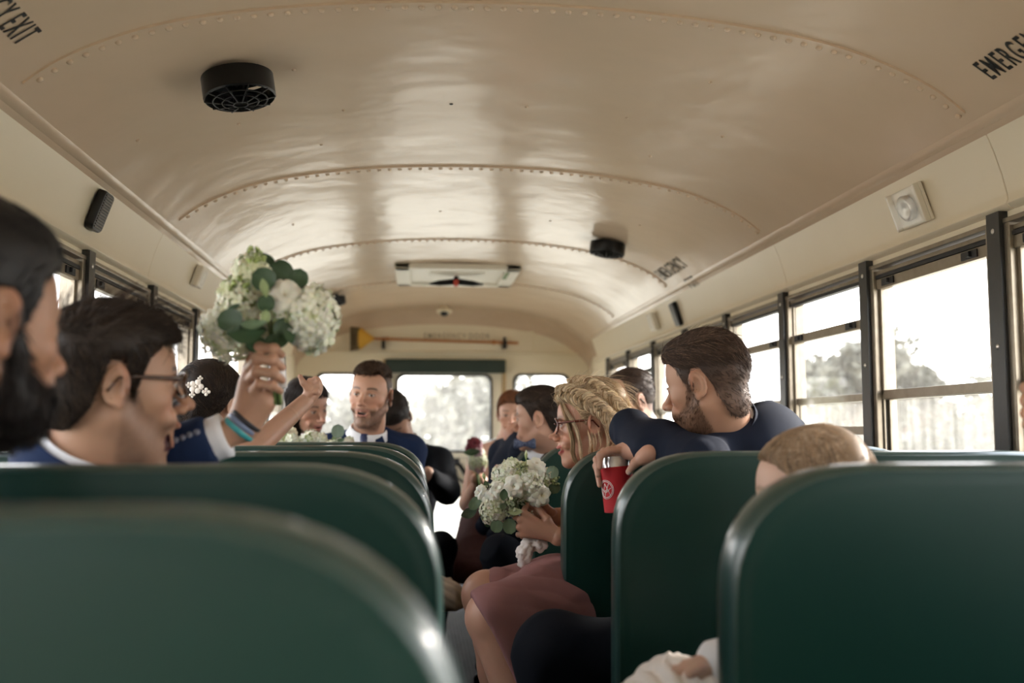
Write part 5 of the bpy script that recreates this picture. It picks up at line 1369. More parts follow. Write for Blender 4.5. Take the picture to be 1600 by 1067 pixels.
# ---- young man with a bow tie
SKB = (.52, .30, .21)
MB4 = aim_head(EAR_L, at(840, 655, 3.62), -66, -3, 0, .98)
neckB = at(858, 704, 3.74)
root = person('young man with dark swept hair, dark suit and patterned bow tie', (neckB.x, neckB.y, .45))
hlb = hairline(front=.064, temple=.050, nape=-.062, ear=.032, burn=-.006)
P, F, c, hf = make_head(MB4, neckB, .0028, SKB, 0, .3, brow=(.05, .03, .02), scalp=(.05, .03, .022), hl=hlb)
f, P2, F2 = hair_mass(MB4, [((0, -.030, -.046), (.058, .056, .052)), ((0, -.006, .064), (.072, .090, .068)), ((0, .030, .086), (.058, .062, .032))], hlb, .0032, .018, .007, .002, 80, 5, .004)
comb5 = lambda p: np.stack([p[:, 0]+.2, -np.ones(len(p))*np.where(p[:, 2] > .07, -.8, .6), np.where(p[:, 2] > .09, .15, -.6)], 1)
wB = at(784, 746, 3.48); eB = at(860, 792, 3.56)
kn = [at(781, 731, 3.46), at(778, 736, 3.46), at(776, 742, 3.46), at(775, 748, 3.46)]
kn = [k_+Vector((.0, 0, 0)) for k_ in kn]
fg = [[k_+Vector((-.012, -.03, .004)), k_+Vector((.012, -.045, .004)), k_+Vector((.03, -.035, .0))] for k_ in kn]
hd = hand_field(at(800, 752, 3.50), kn, fg, [at(795, 738, 3.50), at(797, 730, 3.47), at(800, 727, 3.45)], .85, into=[eB.lerp(wB, .6)])
hm = MB(); hand_mesh(hm, hd, SKB, .003)
body_obj(root, [(P, F, c), (hm.v[0], hm.f, hm.c[0])])
hair_obj(root, MB4, f, P2, F2, (.035, .022, .016), [(grow(f, 2400, comb5, .035, 1, .12, jit=.25, out=.003), taper(.0009), hcol((.035, .022, .016), 2400, 1, .35, (.09, .055, .04), .12))])
nb = neckB+Vector((.0, .0, -.035)); tf, W, R = torso_field(nb, -75, 4)
sL, sR = W((-.168, 0, -.055)), W((.168, 0, -.055))
tf.chain([sL, eB, wB.lerp(eB, .2)], [.062, .052, .040], .03); tf.chain([sR, sR+Vector((-.06, .0, -.26)), sR+Vector((-.24, -.06, -.24))], [.062, .052, .040], .03)
cloth_obj(root, 'jacket', tf, M_NAVY, .008, .003, 34, 41)
upB = (MB4 @ Vector((0, -.024, -.045)))-neckB
collar(root, MB4, neckB, upB, fw(-72), .060, .040)
mb = MB(); q = at(820, 694, 3.62)
for s in (-1, 1):
    d_ = (Matrix.Rotation(math.radians(75), 3, 'Z') @ Vector((s, 0, 0)))
    mb.tube([q+Vector((0, 0, 0)), q+Vector((s*.012, -.004, 0)), q+Vector((s*.034, .0, .002)), q+Vector((s*.04, 0, .002))], [.007, .012, .021, .016], 10, flat=.45, up=(0, 1, 0))
mb.ball(q, (.009, .010, .010), 10, 8)
mb.build('bow_tie', mat('floral_bow_tie', (.015, .025, .07), .6, noise=(190, 1., (.11, .14, .22))), root)
hips = [W((-.09, .0, -.60)), W((.09, .0, -.60))]; kn_ = [at(772, 858, 3.45), at(790, 850, 3.70)]; kn_[0].z = .62; kn_[1].z = .62
kn_ = [Vector((k.x+.03, k.y, k.z)) for k in kn_]; ank = [Vector((kn_[0].x+.05, 3.50, .10)), Vector((kn_[1].x+.05, 3.72, .10))]
legs(root, M_TROUSER, hips, kn_, ank, (.09, .075, .05)); shoes(root, ank, -90, M_SHOE)

# ---- suited man hidden behind him
nk = at(810, 682, 4.15)
root = person('man in dark navy jacket whose head is hidden behind the bow tie man', (nk.x, nk.y, .45))
Mh = head_matrix(at(843, 655, 4.2), 0, 0)
P, F, c, hf = make_head(Mh, nk, .004, SKB, 0, .3); f, P2, F2 = hair_mass(Mh, [((0, 0, .066), (.07, .088, .062))], hlb, .005, amp=.002)
body_obj(root, [(P, F, c)]); hair_obj(root, Mh, f, P2, F2, (.03, .02, .015), [])
tf, W, R = torso_field(nk+Vector((-.03, -.02, -.02)), -100, 6, wide=.2)
for q in (-1, 1): sh = W((q*.17, 0, -.055)); tf.chain([sh, sh+Vector((.0, 0, -.26)), sh+Vector((-.08, -.08, -.30))], [.064, .053, .042], .03)
cloth_obj(root, 'jacket', tf, M_NAVY, .010, .003, 34, 51)
hips = [W((-.09, .0, -.60)), W((.09, .0, -.60))]; kn_ = [Vector((.40, 4.18, .60)), Vector((.42, 4.42, .60))]
legs(root, M_TROUSER, hips, kn_, [k+Vector((.03, 0, -.48)) for k in kn_], (.09, .075, .05)); shoes(root, [k+Vector((.03, 0, -.48)) for k in kn_], -90, M_SHOE)

# ---- red-haired woman far down the aisle
SKR = (.55, .32, .23)
MR = aim_head((0, .09, .0), at(799, 650, 4.82), 190, -4, 0, .93); neckR = at(790, 688, 4.95)
root = person('red-haired woman in mauve dress standing far along the aisle', (neckR.x, neckR.y, .05))
root['label'] = 'auburn-haired woman in mauve dress with a burgundy and white bouquet'
P, F, c, hf = make_head(MR, neckR, .0035, SKR, .004, .9, fem=True, brow=(.12, .05, .03), neck_r=.045)
bf = Field(); N_, R_ = torso_frame(neckR+Vector((0, 0, -.02)), 200, 2); W = lambda a: N_+R_ @ Vector(a)
bf.ell(W((0, 0, -.12)), (.145, .085, .12), .04, R=R_)
for q in (-1, 1):
    bf.cap(W((q*.03, -.012, -.005)), W((q*.14, -.01, -.045)), .032, .040, .03); sh = W((q*.15, 0, -.055))
    bf.chain([sh, sh+Vector((-q*.05, -.02, -.24)), at(746, 748, 4.72)+Vector((.01*q, 0, 0))], [.044, .037, .026], .02)
lgf = Field()
for q in (-1, 1): lgf.chain([Vector((.40+.09*q, 4.74, .60)), Vector((.40+.08*q, 4.70, .34)), Vector((.42+.08*q, 4.74, .06))], [.06, .045, .034], .02)
body_obj(root, [(P, F, c), flesh(bf, SKR, .006), flesh(lgf, SKR, .008)])
f, P, F, S = long_hair(MR, root, (.20, .075, .03), [((0, -.015, .052), (.078, .096, .082)), ((0, -.08, .0), (.06, .05, .06))], 6, n=1500)
hair_obj(root, MR, f, P, F, (.17, .065, .028), S)
M_MAUVE = cloth_mat('mauve_chiffon', (.14, .062, .055), rough=.65)
df = Field(); df.ell(W((0, 0, -.22)), (.145, .10, .12), .04, R=R_); df.ell(W((0, 0, -.40)), (.12, .10, .15), .05, R=R_)
wz = W((0, 0, -.50)); df.chain([wz, Vector((.38, 4.72, .58)), Vector((.345, 4.66, .40))], [.14, .17, .20], .08)
df.fn(lambda P: .36-P[..., 2], .006)
cloth_obj(root, 'dress', df, M_MAUVE, .010, .007, 26, 6, stretch=(1, 1, .15))

# ---- man in glasses behind the blonde woman
M9 = aim_head(EAR_L, at(1001, 628, 3.52), -102, -12, 0, 1.0); neck9 = at(1012, 690, 3.66)
root = person('balding man in wire glasses seen between the blonde woman and the leaning man', (neck9.x, neck9.y, .45))
hl9 = hairline(front=.080, temple=.075, nape=-.068, ear=.034, burn=-.01, recede=.03)
P, F, c, hf = make_head(M9, neck9, .003, (.54, .32, .23), 0, .2, brow=(.08, .05, .035), scalp=(.10, .065, .05), hl=hl9, neck_r=.060)
body_obj(root, [(P, F, c)])
f, P2, F2 = hair_mass(M9, [((0, -.022, .062), (.071, .086, .064))], hl9, .0035, .018, .006, .002, 80, 5, .002)
hair_obj(root, M9, f, P2, F2, (.06, .038, .028), [(grow(f, 1800, lambda p: np.stack([p[:, 0]*.3, -np.ones(len(p)), -.6*np.ones(len(p))], 1), .018, 1, .2, jit=.3), taper(.0008), hcol((.06, .038, .028), 1800, 1, .35, (.18, .12, .09), .15))])
spectacles(root, M9, mat('thin_dark_frame', (.05, .04, .03), .3, metal=.5), .023, .015)
tf, W, R = torso_field(neck9+Vector((0, 0, -.04)), -95, 4)
for q in (-1, 1): sh = W((q*.168, 0, -.055)); tf.chain([sh, sh+Vector((-.04, 0, -.26)), sh+Vector((-.24, 0, -.24))], [.062, .052, .04], .03)
cloth_obj(root, 'jacket', tf, M_DARKSUIT, .010, .003, 34, 61)
collar(root, M9, neck9, (0, 0, 1), fw(-100), .062, .035)
hips = [W((-.09, .0, -.60)), W((.09, .0, -.60))]; kn_ = [h+Vector((-.34, 0, .02)) for h in hips]
legs(root, M_TROUSER, hips, kn_, [Vector((k.x+.02, k.y, .1)) for k in kn_], (.08, .065, .048)); shoes(root, [Vector((k.x+.02, k.y, .1)) for k in kn_], -90, M_SHOE)

# ---- child between the seats
SKC = (.56, .36, .27)
MC = head_matrix(at(1266, 782, 1.54), -66, -4, 0, .90); neckC = MC @ Vector((0, -.035, -.15))
root = person('small fair-haired child peeking over the big seat back, white sleeves and tulle', (neckC.x, neckC.y, .45))
P, F, c, hf = make_head(MC, neckC, .003, SKC, 0, .2, fem=True, brow=(.25, .17, .1), neck_r=.036)
bf = Field(); wC = at(1098, 1043, 1.46); eC = at(1190, 1010, 1.50)
bf.chain([eC, wC], [.024, .019], .01); bf.ell(wC+Vector((-.020, -.005, -.004)), (.026, .02, .018), .01)
for k in range(4): bf.chain([wC+Vector((-.030, -.016+.010*k, 0)), wC+Vector((-.050, -.018+.011*k, -.003)), wC+Vector((-.060, -.018+.011*k, -.015))], [.008, .007, .006], .003)
bf.chain([wC+Vector((-.01, -.018, .004)), wC+Vector((-.03, -.034, .0))], [.009, .007], .004)
body_obj(root, [(P, F, c), flesh(bf, SKC, .003)])
f, P, F, S = long_hair(MC, root, (.34, .23, .14), [((0, -.018, .046), (.077, .095, .080)), ((0, -.07, -.01), (.065, .05, .07))], 8, hl=hairline(front=.084, temple=.066, nape=-.09, ear=.03, burn=.01), n=2600, rr=.0008)
hair_obj(root, MC, f, P, F, (.30, .20, .12), S+[(grow(f, 900, lambda p: np.stack([p[:, 0]*1.2, -np.ones(len(p)), .2*np.ones(len(p))], 1), .06, 3, .3, lambda p: p[:, 2] > .06, jit=.4), taper(.0006), hcol((.55, .42, .3), 900, 3))])
tf, W, R = torso_field(neckC+Vector((0, 0, -.02)), -50, 5, s=.62, wide=.19)
sh = W((-.165, 0, -.055)); tf.chain([sh, eC, wC.lerp(eC, .25)], [.045, .036, .034], .02); sh = W((.165, 0, -.055)); tf.chain([sh, sh+Vector((0, .02, -.16)), sh+Vector((-.14, 0, -.17))], [.044, .036, .03], .02)
cloth_obj(root, 'blouse', tf, M_SHIRT, .006, .002, 50, 71)
M_VEIL = cloth_mat('white_tulle', lin((235, 228, 222)), rough=.8)
df = Field(); hc_ = W((0, 0, -.60)); df.chain([Vector((hc_.x, hc_.y, .56)), at(1095, 1130, 1.50), at(1040, 1118, 1.48), at(1010, 1122, 1.47)], [.09, .075, .07, .05], .05)
cloth_obj(root, 'tulle_skirt', df, M_VEIL, .005, .005, 55, 72, ripples=[(at(1050, 1060, 1.47), (1, .3, .3), .03, .006, .12)])

# ---- passenger whose fingers show at the last window post
hc_ = Vector((1.02, 1.50, 1.10)); root = person('passenger at the window post, only blurred fingers in the picture', (hc_.x, hc_.y, .45))
Mh = head_matrix(Vector((1.10, 1.34, 1.12)), -70, 0); nk = Mh @ Vector((0, -.04, -.16))
wq = at(1630, 668, 1.46)
kn = [at(1614, 610, 1.45), at(1614, 630, 1.45), at(1614, 650, 1.45), at(1616, 668, 1.45)]
fg = [[k_+Vector((-.018, -.012, .004)), k_+Vector((-.026, -.034, .0)), k_+Vector((-.014, -.046, -.004))] for k_ in kn]
hd = hand_field(wq, kn, fg, [at(1640, 640, 1.44), at(1625, 622, 1.42), at(1612, 612, 1.41)], .9, into=[wq+Vector((.08, .02, -.10))]); hm = MB(); hand_mesh(hm, hd, SK5, .003)
P, F, c, hf = make_head(Mh, nk, .005, SK5, 0, .3); f, P2, F2 = hair_mass(Mh, [((0, 0, .066), (.07, .088, .062))], hlb, .006, amp=.002)
body_obj(root, [(P, F, c), (hm.v[0], hm.f, hm.c[0])]); hair_obj(root, Mh, f, P2, F2, (.03, .02, .015), [])
tf, W, R = torso_field(nk+Vector((0, 0, -.03)), -60, 4, s=.95)
sh = W((-.165, 0, -.055)); tf.chain([sh, wq+Vector((.16, .02, -.20)), wq+Vector((.05, .01, -.06))], [.06, .05, .036], .03)
sh = W((.165, 0, -.055)); tf.chain([sh, sh+Vector((-.02, 0, -.26)), sh+Vector((-.2, 0, -.26))], [.06, .05, .04], .03)
cloth_obj(root, 'jacket', tf, M_NAVY, .012, .003, 34, 81)
# ------------------------------------------------------------------ flowers
M_PETAL = mat('white_petal', rough=.55, attr='col', sheen=.2, sss=.15)
M_LEAF = mat('leaf_green', rough=.5, attr='col', bump=(140, .2, .001))
M_SATIN = mat('satin_ribbon', lin((226, 218, 212)), .28, sheen=.3)
def basis(n):
    n = Vector(n).normalized(); a = n.orthogonal().normalized(); return Matrix((a, n.cross(a), n)).transposed()
def petal(mb, C, B, r, ang, tilt, wd, curl, col, rs, tip=None, nu=5, nv=5):
    """a cupped petal: rooted at C, leaning out by tilt, its lip curling back"""
    V = []; cc = []; ca, sa = math.cos(ang), math.sin(ang)
    for i in range(nv+1):
        t = i/nv; lean = tilt*(.35+.65*t)+curl*max(0, t-.62)*2.4; rad = r*math.sin(min(lean, 1.9))*t+r*.10; h = r*t*math.cos(lean)*(1.05)
        w = wd*r*math.sin(PI*(.12+.80*t))**.7
        for j in range(nu+1):
            u = j/nu*2-1; a = u*w/max(rad, r*.28); jit = rs.uniform(-.012, .012)*r
            x, y = (rad-.10*r*u*u*t)*math.cos(a*.8), rad*math.sin(a*.8)+0
            V.append(C+B @ Vector((x*ca-y*sa, x*sa+y*ca, h-.09*r*u*u*t+jit))); cc.append(np.array(col)*(1-.0*t) if tip is None else np.array(col)*(1-t)+np.array(tip)*t)
    n = nu+1; F = [(i*n+j, i*n+j+1, (i+1)*n+j+1, (i+1)*n+j) for i in range(nv) for j in range(nu)]
    mb.add(V, F, np.array(cc))
def rose(root, c, n, r, seed=0, col=(.80, .78, .68), core=(.72, .68, .45), name='rose', open_=1., label=None, M=None):
    mb = MB(); rs = random.Random(seed); B = basis(n); C = Vector(c)-B @ Vector((0, 0, r*.55))
    k = 0
    for L, (cnt, tl, sc) in enumerate(((3, .08, .96), (4, .20, .98), (5, .36, 1.0), (6, .60*open_, 1.02), (6, .90*open_, 1.06), (5, 1.2*open_, 1.10))):
        for j in range(cnt):
            g = L/5; petal(mb, C, B, r*sc, 2*PI*j/cnt+k*.9+rs.uniform(-.15, .15), tl+rs.uniform(-.06, .06), .85, .5+.5*g, tuple(core[i]*(1-g)+col[i]*g for i in range(3)), rs, tip=col)
        k += 1
    mb.ball(C+B @ Vector((0, 0, r*.3)), (r*.25, r*.25, r*.34), 8, 6, col=core)
    o = mb.build(name, M or M_PETAL, root, colattr=True)
    if label: o['label'] = label
    return o
def floret(mb, c, n, s, rs, col, k=4):
    B = basis(n) @ Matrix.Rotation(rs.uniform(0, 6), 3, 'Z')
    for j in range(k):
        a = 2*PI*j/k; ca, sa = math.cos(a), math.sin(a); V = []
        for x, w, h in ((.05, .10, 0), (.45, .42, .10), (.8, .46, .22), (1.06, .22, .20)):
            for u in (-1, 0, 1): 
                X, Y = x, u*w; V.append(Vector(c)+B @ (Vector((X*ca-Y*sa, X*sa+Y*ca, h-.08*abs(u)+(0 if u else .05)))*s))
        mb.add(V, [(i*3+j_, i*3+j_+1, (i+1)*3+j_+1, (i+1)*3+j_) for i in range(3) for j_ in range(2)], col)
    mb.ball(Vector(c)+B @ Vector((0, 0, .06*s)), s*.13, 5, 4, col=(.6, .62, .35))
def hydrangea(root, c, r, seed=0, col=(.80, .79, .68), col2=(.62, .68, .38), n=90, s=.0105, squash=(1, 1, 1), face=None, gm=.25):
    mb = MB(); rs = random.Random(seed); c = Vector(c)
    mb.ball(c, tuple(r*.72*q for q in squash), 14, 10, col=(.45, .52, .22))
    for i in range(n):
        z = 1-2*(i+.5)/n; a = i*2.39996; q = math.sqrt(1-z*z); d = Vector((q*math.cos(a), q*math.sin(a), z))
        p = c+Vector([d[j]*squash[j] for j in range(3)])*r*rs.uniform(.86, 1.04)
        g = min(1, max(0, rs.gauss(gm, .25))); cl = tuple(col[k]*(1-g)+col2[k]*g for k in range(3))
        floret(mb, p, d+Vector((rs.uniform(-.3, .3), rs.uniform(-.3, .3), rs.uniform(-.3, .3))), s*rs.uniform(.8, 1.15), rs, np.array(cl)*rs.uniform(.92, 1.05))
    return mb.build('hydrangea', M_PETAL, root, colattr=True)
def leaf(root, c, n, axis, L, wd, col, cup=.12, name='eucalyptus_leaf', stem=None, seed=0):
    """a rounded leaf with a cupped blade, midrib and some thickness"""
    mb = MB(); n = Vector(n).normalized(); ax = Vector(axis); ax = (ax-n*ax.dot(n)).normalized(); b = n.cross(ax); V = []; cc = []; nu, nv = 6, 9; rs = random.Random(seed)
    for sd in (0, 1):
        for i in range(nv+1):
            t = i/nv; w = wd*math.sqrt(max(0, 1-(2*t-1)**2))**.9 if wd > L*.35 else wd*math.sin(PI*t)**.8
            for j in range(nu+1):
                u = j/nu*2-1; V.append(Vector(c)+ax*(t-.5)*L*1.0+b*u*w+n*(cup*L*(u*u*.5+(2*t-1)**2*.5)-sd*.0012+.0006*math.cos(u*9)))
                cc.append(np.array(col)*(1.15 if j == nu//2 else 1)*(1+.06*math.sin(7*t+u*3+seed)))
    k = nu+1; m = k*(nv+1)
    F = [(i*k+j, i*k+j+1, (i+1)*k+j+1, (i+1)*k+j) for i in range(nv) for j in range(nu)]+[(m+(i+1)*k+j, m+(i+1)*k+j+1, m+i*k+j+1, m+i*k+j) for i in range(nv) for j in range(nu)]
    mb.add(V, F, np.array(cc))
    if stem: mb.tube([Vector(c)-ax*L*.5, Vector(stem)], .0012, 5, col=tuple(v*.9 for v in col))
    return mb.build(name, M_LEAF, root, colattr=True)
def filler(root, c, r, n, seed, col=(.30, .36, .16), s=.0035):
    mb = MB(); rs = random.Random(seed); c = Vector(c)
    for i in range(n):
        d = Vector((rs.gauss(0, 1), rs.gauss(0, 1), rs.gauss(0, 1))).normalized(); p = c+d*r*rs.uniform(.5, 1)
        mb.tube([c, p], .0007, 4, col=(.16, .22, .08)); mb.ball(p, s*rs.uniform(.7, 1.3), 6, 5, col=np.array(col)*rs.uniform(.7, 1.3))
    return mb.build('filler_sprig', M_LEAF, root, colattr=True)
def bud(root, base, tip, r, col=(.45, .5, .25)):
    mb = MB(); b, t = Vector(base), Vector(tip); d = (t-b); mb.tube([b, b+d*.55, b+d*.62, b+d*.8, t], [.0012, .0014, r*.7, r, r*.15], 8, col=[(.22, .32, .12), (.22, .32, .12), (.3, .4, .16), col, (.6, .62, .4)])
    return mb.build('bud', M_LEAF, root, colattr=True)
def stems(root, a, b, n, spread, col=(.16, .24, .08), seed=0, rr=.0022):
    rs = random.Random(seed)
    mb = MB()
    for i in range(n):
        o1 = Vector((rs.uniform(-1, 1), rs.uniform(-1, 1), 0))*spread*1.4; o2 = Vector((rs.uniform(-1, 1), rs.uniform(-1, 1), rs.uniform(-.4, .4)))*spread
        mb.tube([Vector(a)+o1, (Vector(a)+Vector(b))/2+o2*.4, Vector(b)+o2], rr, 6, col=np.array(col)*rs.uniform(.8, 1.3))
    return mb.build('stem', M_LEAF, root, colattr=True)
DG, EU, LG = (.035, .075, .030), (.12, .19, .11), (.28, .36, .16)
# ---- the raised bouquet
D = 1.66
root = empty('bouquet', at(430, 560, D), 'big white and green bouquet raised in a fist above the passengers', 'bouquet', 'bouquets')
def A(px, py, dd=0): return at(px, py, D+dd)
stems(root, A(425, 500), A(436, 632), 12, .007, seed=1)
mb = MB(); mb.tube([A(431, 552), A(434, 580), A(436, 606)], [.013, .0135, .013], 14); mb.tube(spline([A(430, 545, -.02), A(426, 548, -.025), A(432, 556, -.02)], 8), .004, 6)
mb.build('ribbon', M_SATIN, root)
hydrangea(root, A(360, 520, .0), .048, 1, n=100, squash=(1, .9, .95), gm=.30)
hydrangea(root, A(488, 500, -.01), .049, 2, n=120, squash=(.85, .9, 1.1), gm=.12, s=.012)
hydrangea(root, A(392, 432, .01), .036, 3, n=70, gm=.45, squash=(.9, .9, 1.1), s=.009)
hydrangea(root, A(377, 472, .01), .040, 4, n=70, gm=.25)
hydrangea(root, A(455, 486, .03), .036, 5, n=60, gm=.2)
rose(root, A(445, 460, -.035), (.25, -.9, .35), .030, 2, open_=.55, core=(.70, .66, .50))
rose(root, A(424, 516, .02), (.0, -1, .1), .020, 5, open_=.6)
for i, (px, py, dd, L, wd, n_, ax, cl) in enumerate(((413, 437, -.045, .042, .020, (-.1, -1, .1), (-1, 0, .4), DG), (440, 424, .02, .040, .019, (0, -1, -.1), (-.8, 0, .6), DG), (466, 436, .02, .036, .017, (.1, -1, .1), (.2, 0, 1), DG),
        (484, 457, .02, .036, .011, (.3, -1, .3), (.9, 0, -.5), DG), (418, 408, .02, .034, .011, (.3, -1, .3), (.7, 0, -.8), DG), (361, 501, -.055, .046, .019, (-.3, -1, .1), (-1, 0, .1), DG), (386, 520, -.058, .064, .020, (0, -1, .35), (-1, 0, -.12), DG),
        (396, 508, -.064, .044, .010, (0, -.8, .6), (-1, 0, -.2), EU), (416, 474, -.05, .030, .014, (0, -1, .1), (-.2, 0, 1), DG), (413, 450, -.062, .032, .007, (.2, -1, 0), (.25, 0, -1), LG), (415, 495, -.06, .022, .008, (0, -1, 0), (.1, 0, 1), LG),
        (436, 510, -.045, .032, .009, (.3, -1, 0), (.5, 0, 1), DG), (452, 521, -.04, .038, .010, (0, -1, .2), (.3, 0, -1), DG), (440, 530, -.03, .036, .012, (0, -1, .3), (-.2, 0, -1), DG), (425, 535, -.03, .03, .012, (0, -1, .3), (-.6, 0, -1), DG),
        (365, 480, -.05, .024, .004, (0, -1, 0), (1, 0, .5), DG), (400, 538, -.03, .034, .014, (0, -1, .3), (-1, 0, .2), DG))):
    leaf(root, A(px, py, dd), n_, ax, L, wd, cl, seed=i)
filler(root, A(398, 402, -.01), .020, 36, 1, (.34, .42, .14)); filler(root, A(372, 447, -.02), .018, 30, 2, (.34, .42, .14)); filler(root, A(440, 498, -.03), .014, 16, 3)
# ---- the blonde woman's bouquet
D = 2.68
root = empty('bouquet', at(830, 800, D), 'white rose and hydrangea bouquet held low by the blonde woman', 'bouquet', 'bouquets')
V0 = (-.1, -.95, .2)
for i, (px, py, dd, r, n_, op_) in enumerate(((837, 725, -.02, .030, (.1, -.6, .8), 1.), (803, 760, -.07, .029, (-.2, -1, .1), .9), (846, 774, -.06, .030, (.3, -1, 0), 1.05), (749, 769, -.02, .021, (-.8, -.6, .2), .6), (763, 781, -.04, .024, (-.6, -.8, 0), .8), (777, 762, -.05, .022, (-.3, -.8, .4), .8), (812, 728, .02, .024, (-.1, -.5, .9), .8), (826, 744, -.045, .024, (0, -1, .4), .8))):
    rose(root, A(px, py, dd), n_, r, 20+i, open_=op_, core=(.72, .62, .36) if i == 2 else (.74, .70, .55))
hydrangea(root, A(800, 738, -.01), .036, 11, n=80, s=.0095, gm=.3); hydrangea(root, A(828, 757, -.04), .034, 12, n=80, s=.010, gm=.12)
hydrangea(root, A(771, 798, -.03), .036, 13, n=90, s=.0088, gm=.35); hydrangea(root, A(790, 770, .0), .05, 14, n=80, s=.010, gm=.35); hydrangea(root, A(815, 775, .02), .05, 15, n=70, s=.01, gm=.3)
hydrangea(root, A(850, 747, .02), .030, 16, n=50, s=.009, gm=.2); hydrangea(root, A(785, 742, .01), .030, 17, n=50, s=.0095, gm=.1)
for i, (px, py, dd, L, wd, n_, ax, cl) in enumerate(((742, 787, -.02, .040, .015, (-.3, -1, .3), (.5, 0, .7), EU), (733, 802, -.01, .046, .015, (-.2, -1, .5), (.9, 0, .3), (.06, .10, .06)), (776, 822, -.055, .036, .0165, (0, -1, .2), (-.3, 0, -1), EU), (796, 822, -.06, .042, .018, (.1, -1, .1), (.2, 0, -1), EU),
        (863, 738, .0, .036, .018, (.3, -1, .2), (.3, 0, 1), (.17, .24, .16)), (866, 762, .01, .034, .017, (.3, -1, 0), (.5, 0, -1), EU), (787, 773, -.085, .032, .011, (0, -1, .1), (.1, 0, 1), (.06, .11, .05)), (786, 791, -.07, .018, .008, (0, -1, .1), (1, 0, 0), (.08, .12, .06)),
        (805, 800, -.075, .042, .009, (0, -1, .4), (1, 0, .05), (.34, .40, .22)), (816, 790, -.05, .03, .010, (.2, -1, -.2), (.7, 0, -1), DG), (760, 757, -.02, .024, .007, (0, -1, 0), (-.4, 0, 1), (.08, .13, .06)), (762, 818, -.01, .02, .009, (0, -1, 0), (1, 0, -.5), DG))):
    leaf(root, A(px, py, dd), n_, ax, L, wd, cl, seed=30+i)
filler(root, A(816, 731, -.05), .018, 34, 4, (.34, .36, .18), .0030); filler(root, A(806, 785, -.06), .024, 44, 5, (.36, .40, .26), .0030); filler(root, A(824, 808, -.05), .020, 40, 6, (.42, .46, .36), .0030); filler(root, A(866, 752, .0), .018, 26, 7, (.30, .36, .16)); filler(root, A(797, 800, -.06), .02, 30, 8, (.40, .44, .3), .003)
bud(root, A(822, 735, -.03), A(822, 703, -.05), .0045); bud(root, A(760, 762, -.03), A(755, 738, -.04), .005); bud(root, A(800, 775, -.07), A(798, 780, -.11), .005, (.6, .6, .4))
stems(root, A(815, 790), A(828, 845), 12, .010, seed=2)
mb = MB(); mb.tube([A(818, 800), A(824, 830), A(828, 848)], [.016, .016, .017], 14); mb.build('stem_wrap', M_SATIN, root)
f_ = Field(); q = A(826, 852, -.02)                     # crumpled white ribbon under the hand
f_.chain([q+Vector((.0, 0, .02)), q+Vector((-.012, -.01, -.02)), q+Vector((-.020, -.01, -.045))], [.016, .020, .010], .012); f_.chain([q, q+Vector((.03, -.01, .005)), q+Vector((.045, -.005, .018))], [.016, .015, .008], .012)
P, F = f_.mesh(.0028); N = normals(P, F); P = P+N*(wob(P, .004, 190, 3)+wob(P, .002, 420, 5))[:, None]; mb = MB(); mb.add(P, F); mb.build('ribbon', M_SATIN, root, fix=False)
# ---- flowers showing above the far seat
D = 3.44
root = empty('bouquet', at(490, 700, D), 'white blooms and round eucalyptus showing above the seat beside the tie man', 'bouquet', 'bouquets')
for i, (px, py, dd, r) in enumerate(((437, 684, 0, .026), (456, 688, -.01, .022), (486, 685, 0, .030), (501, 687, 0, .022), (545, 691, 0, .016), (425, 690, .0, .016), (470, 697, 0, .03), (520, 700, 0, .03))):
    hydrangea(root, A(px, py, dd), r, 40+i, n=34, s=.010, gm=.15 if i else .5)
rose(root, A(447, 672, .05), (0, -.6, .6), .034, 50, col=(.66, .60, .44)); rose(root, A(530, 690, 0), (0, -.6, .6), .022, 51)
leaf(root, A(528, 674, -.02), (0, -1, .1), (0, 0, 1), .048, .022, (.17, .23, .17), seed=1); leaf(root, A(534, 690, -.01), (0, -1, .6), (1, 0, .1), .036, .013, EU, seed=2); leaf(root, A(522, 686, -.01), (.4, -1, .1), (0, 0, 1), .03, .008, LG, seed=3)
filler(root, A(424, 686), .014, 20, 9, (.4, .48, .22), .004); stems(root, A(490, 700), A(500, 760), 8, .01, seed=3)
# ---- the bouquet with a burgundy flower
D = 4.66
root = empty('bouquet', at(745, 740, D), 'distant bouquet with one burgundy flower held by the auburn-haired woman', 'bouquet', 'bouquets')
rose(root, A(741, 693, -.03), (0, -1, .5), .038, 60, col=(.16, .015, .03), core=(.10, .008, .02)); rose(root, A(746, 704, -.04), (0, -1, .3), .024, 61, col=(.62, .42, .45))
hydrangea(root, A(747, 722, 0), .045, 62, n=60, s=.013, gm=.45); hydrangea(root, A(744, 710, .02), .04, 63, n=50, s=.013, gm=.2); leaf(root, A(737, 707, -.05), (0, -1, .5), (1, 0, .1), .08, .018, DG, seed=5)
rose(root, A(750, 732, -.03), (0, -1, 0), .024, 64, col=(.55, .33, .36)); stems(root, A(745, 735), A(748, 760), 8, .01, seed=4)

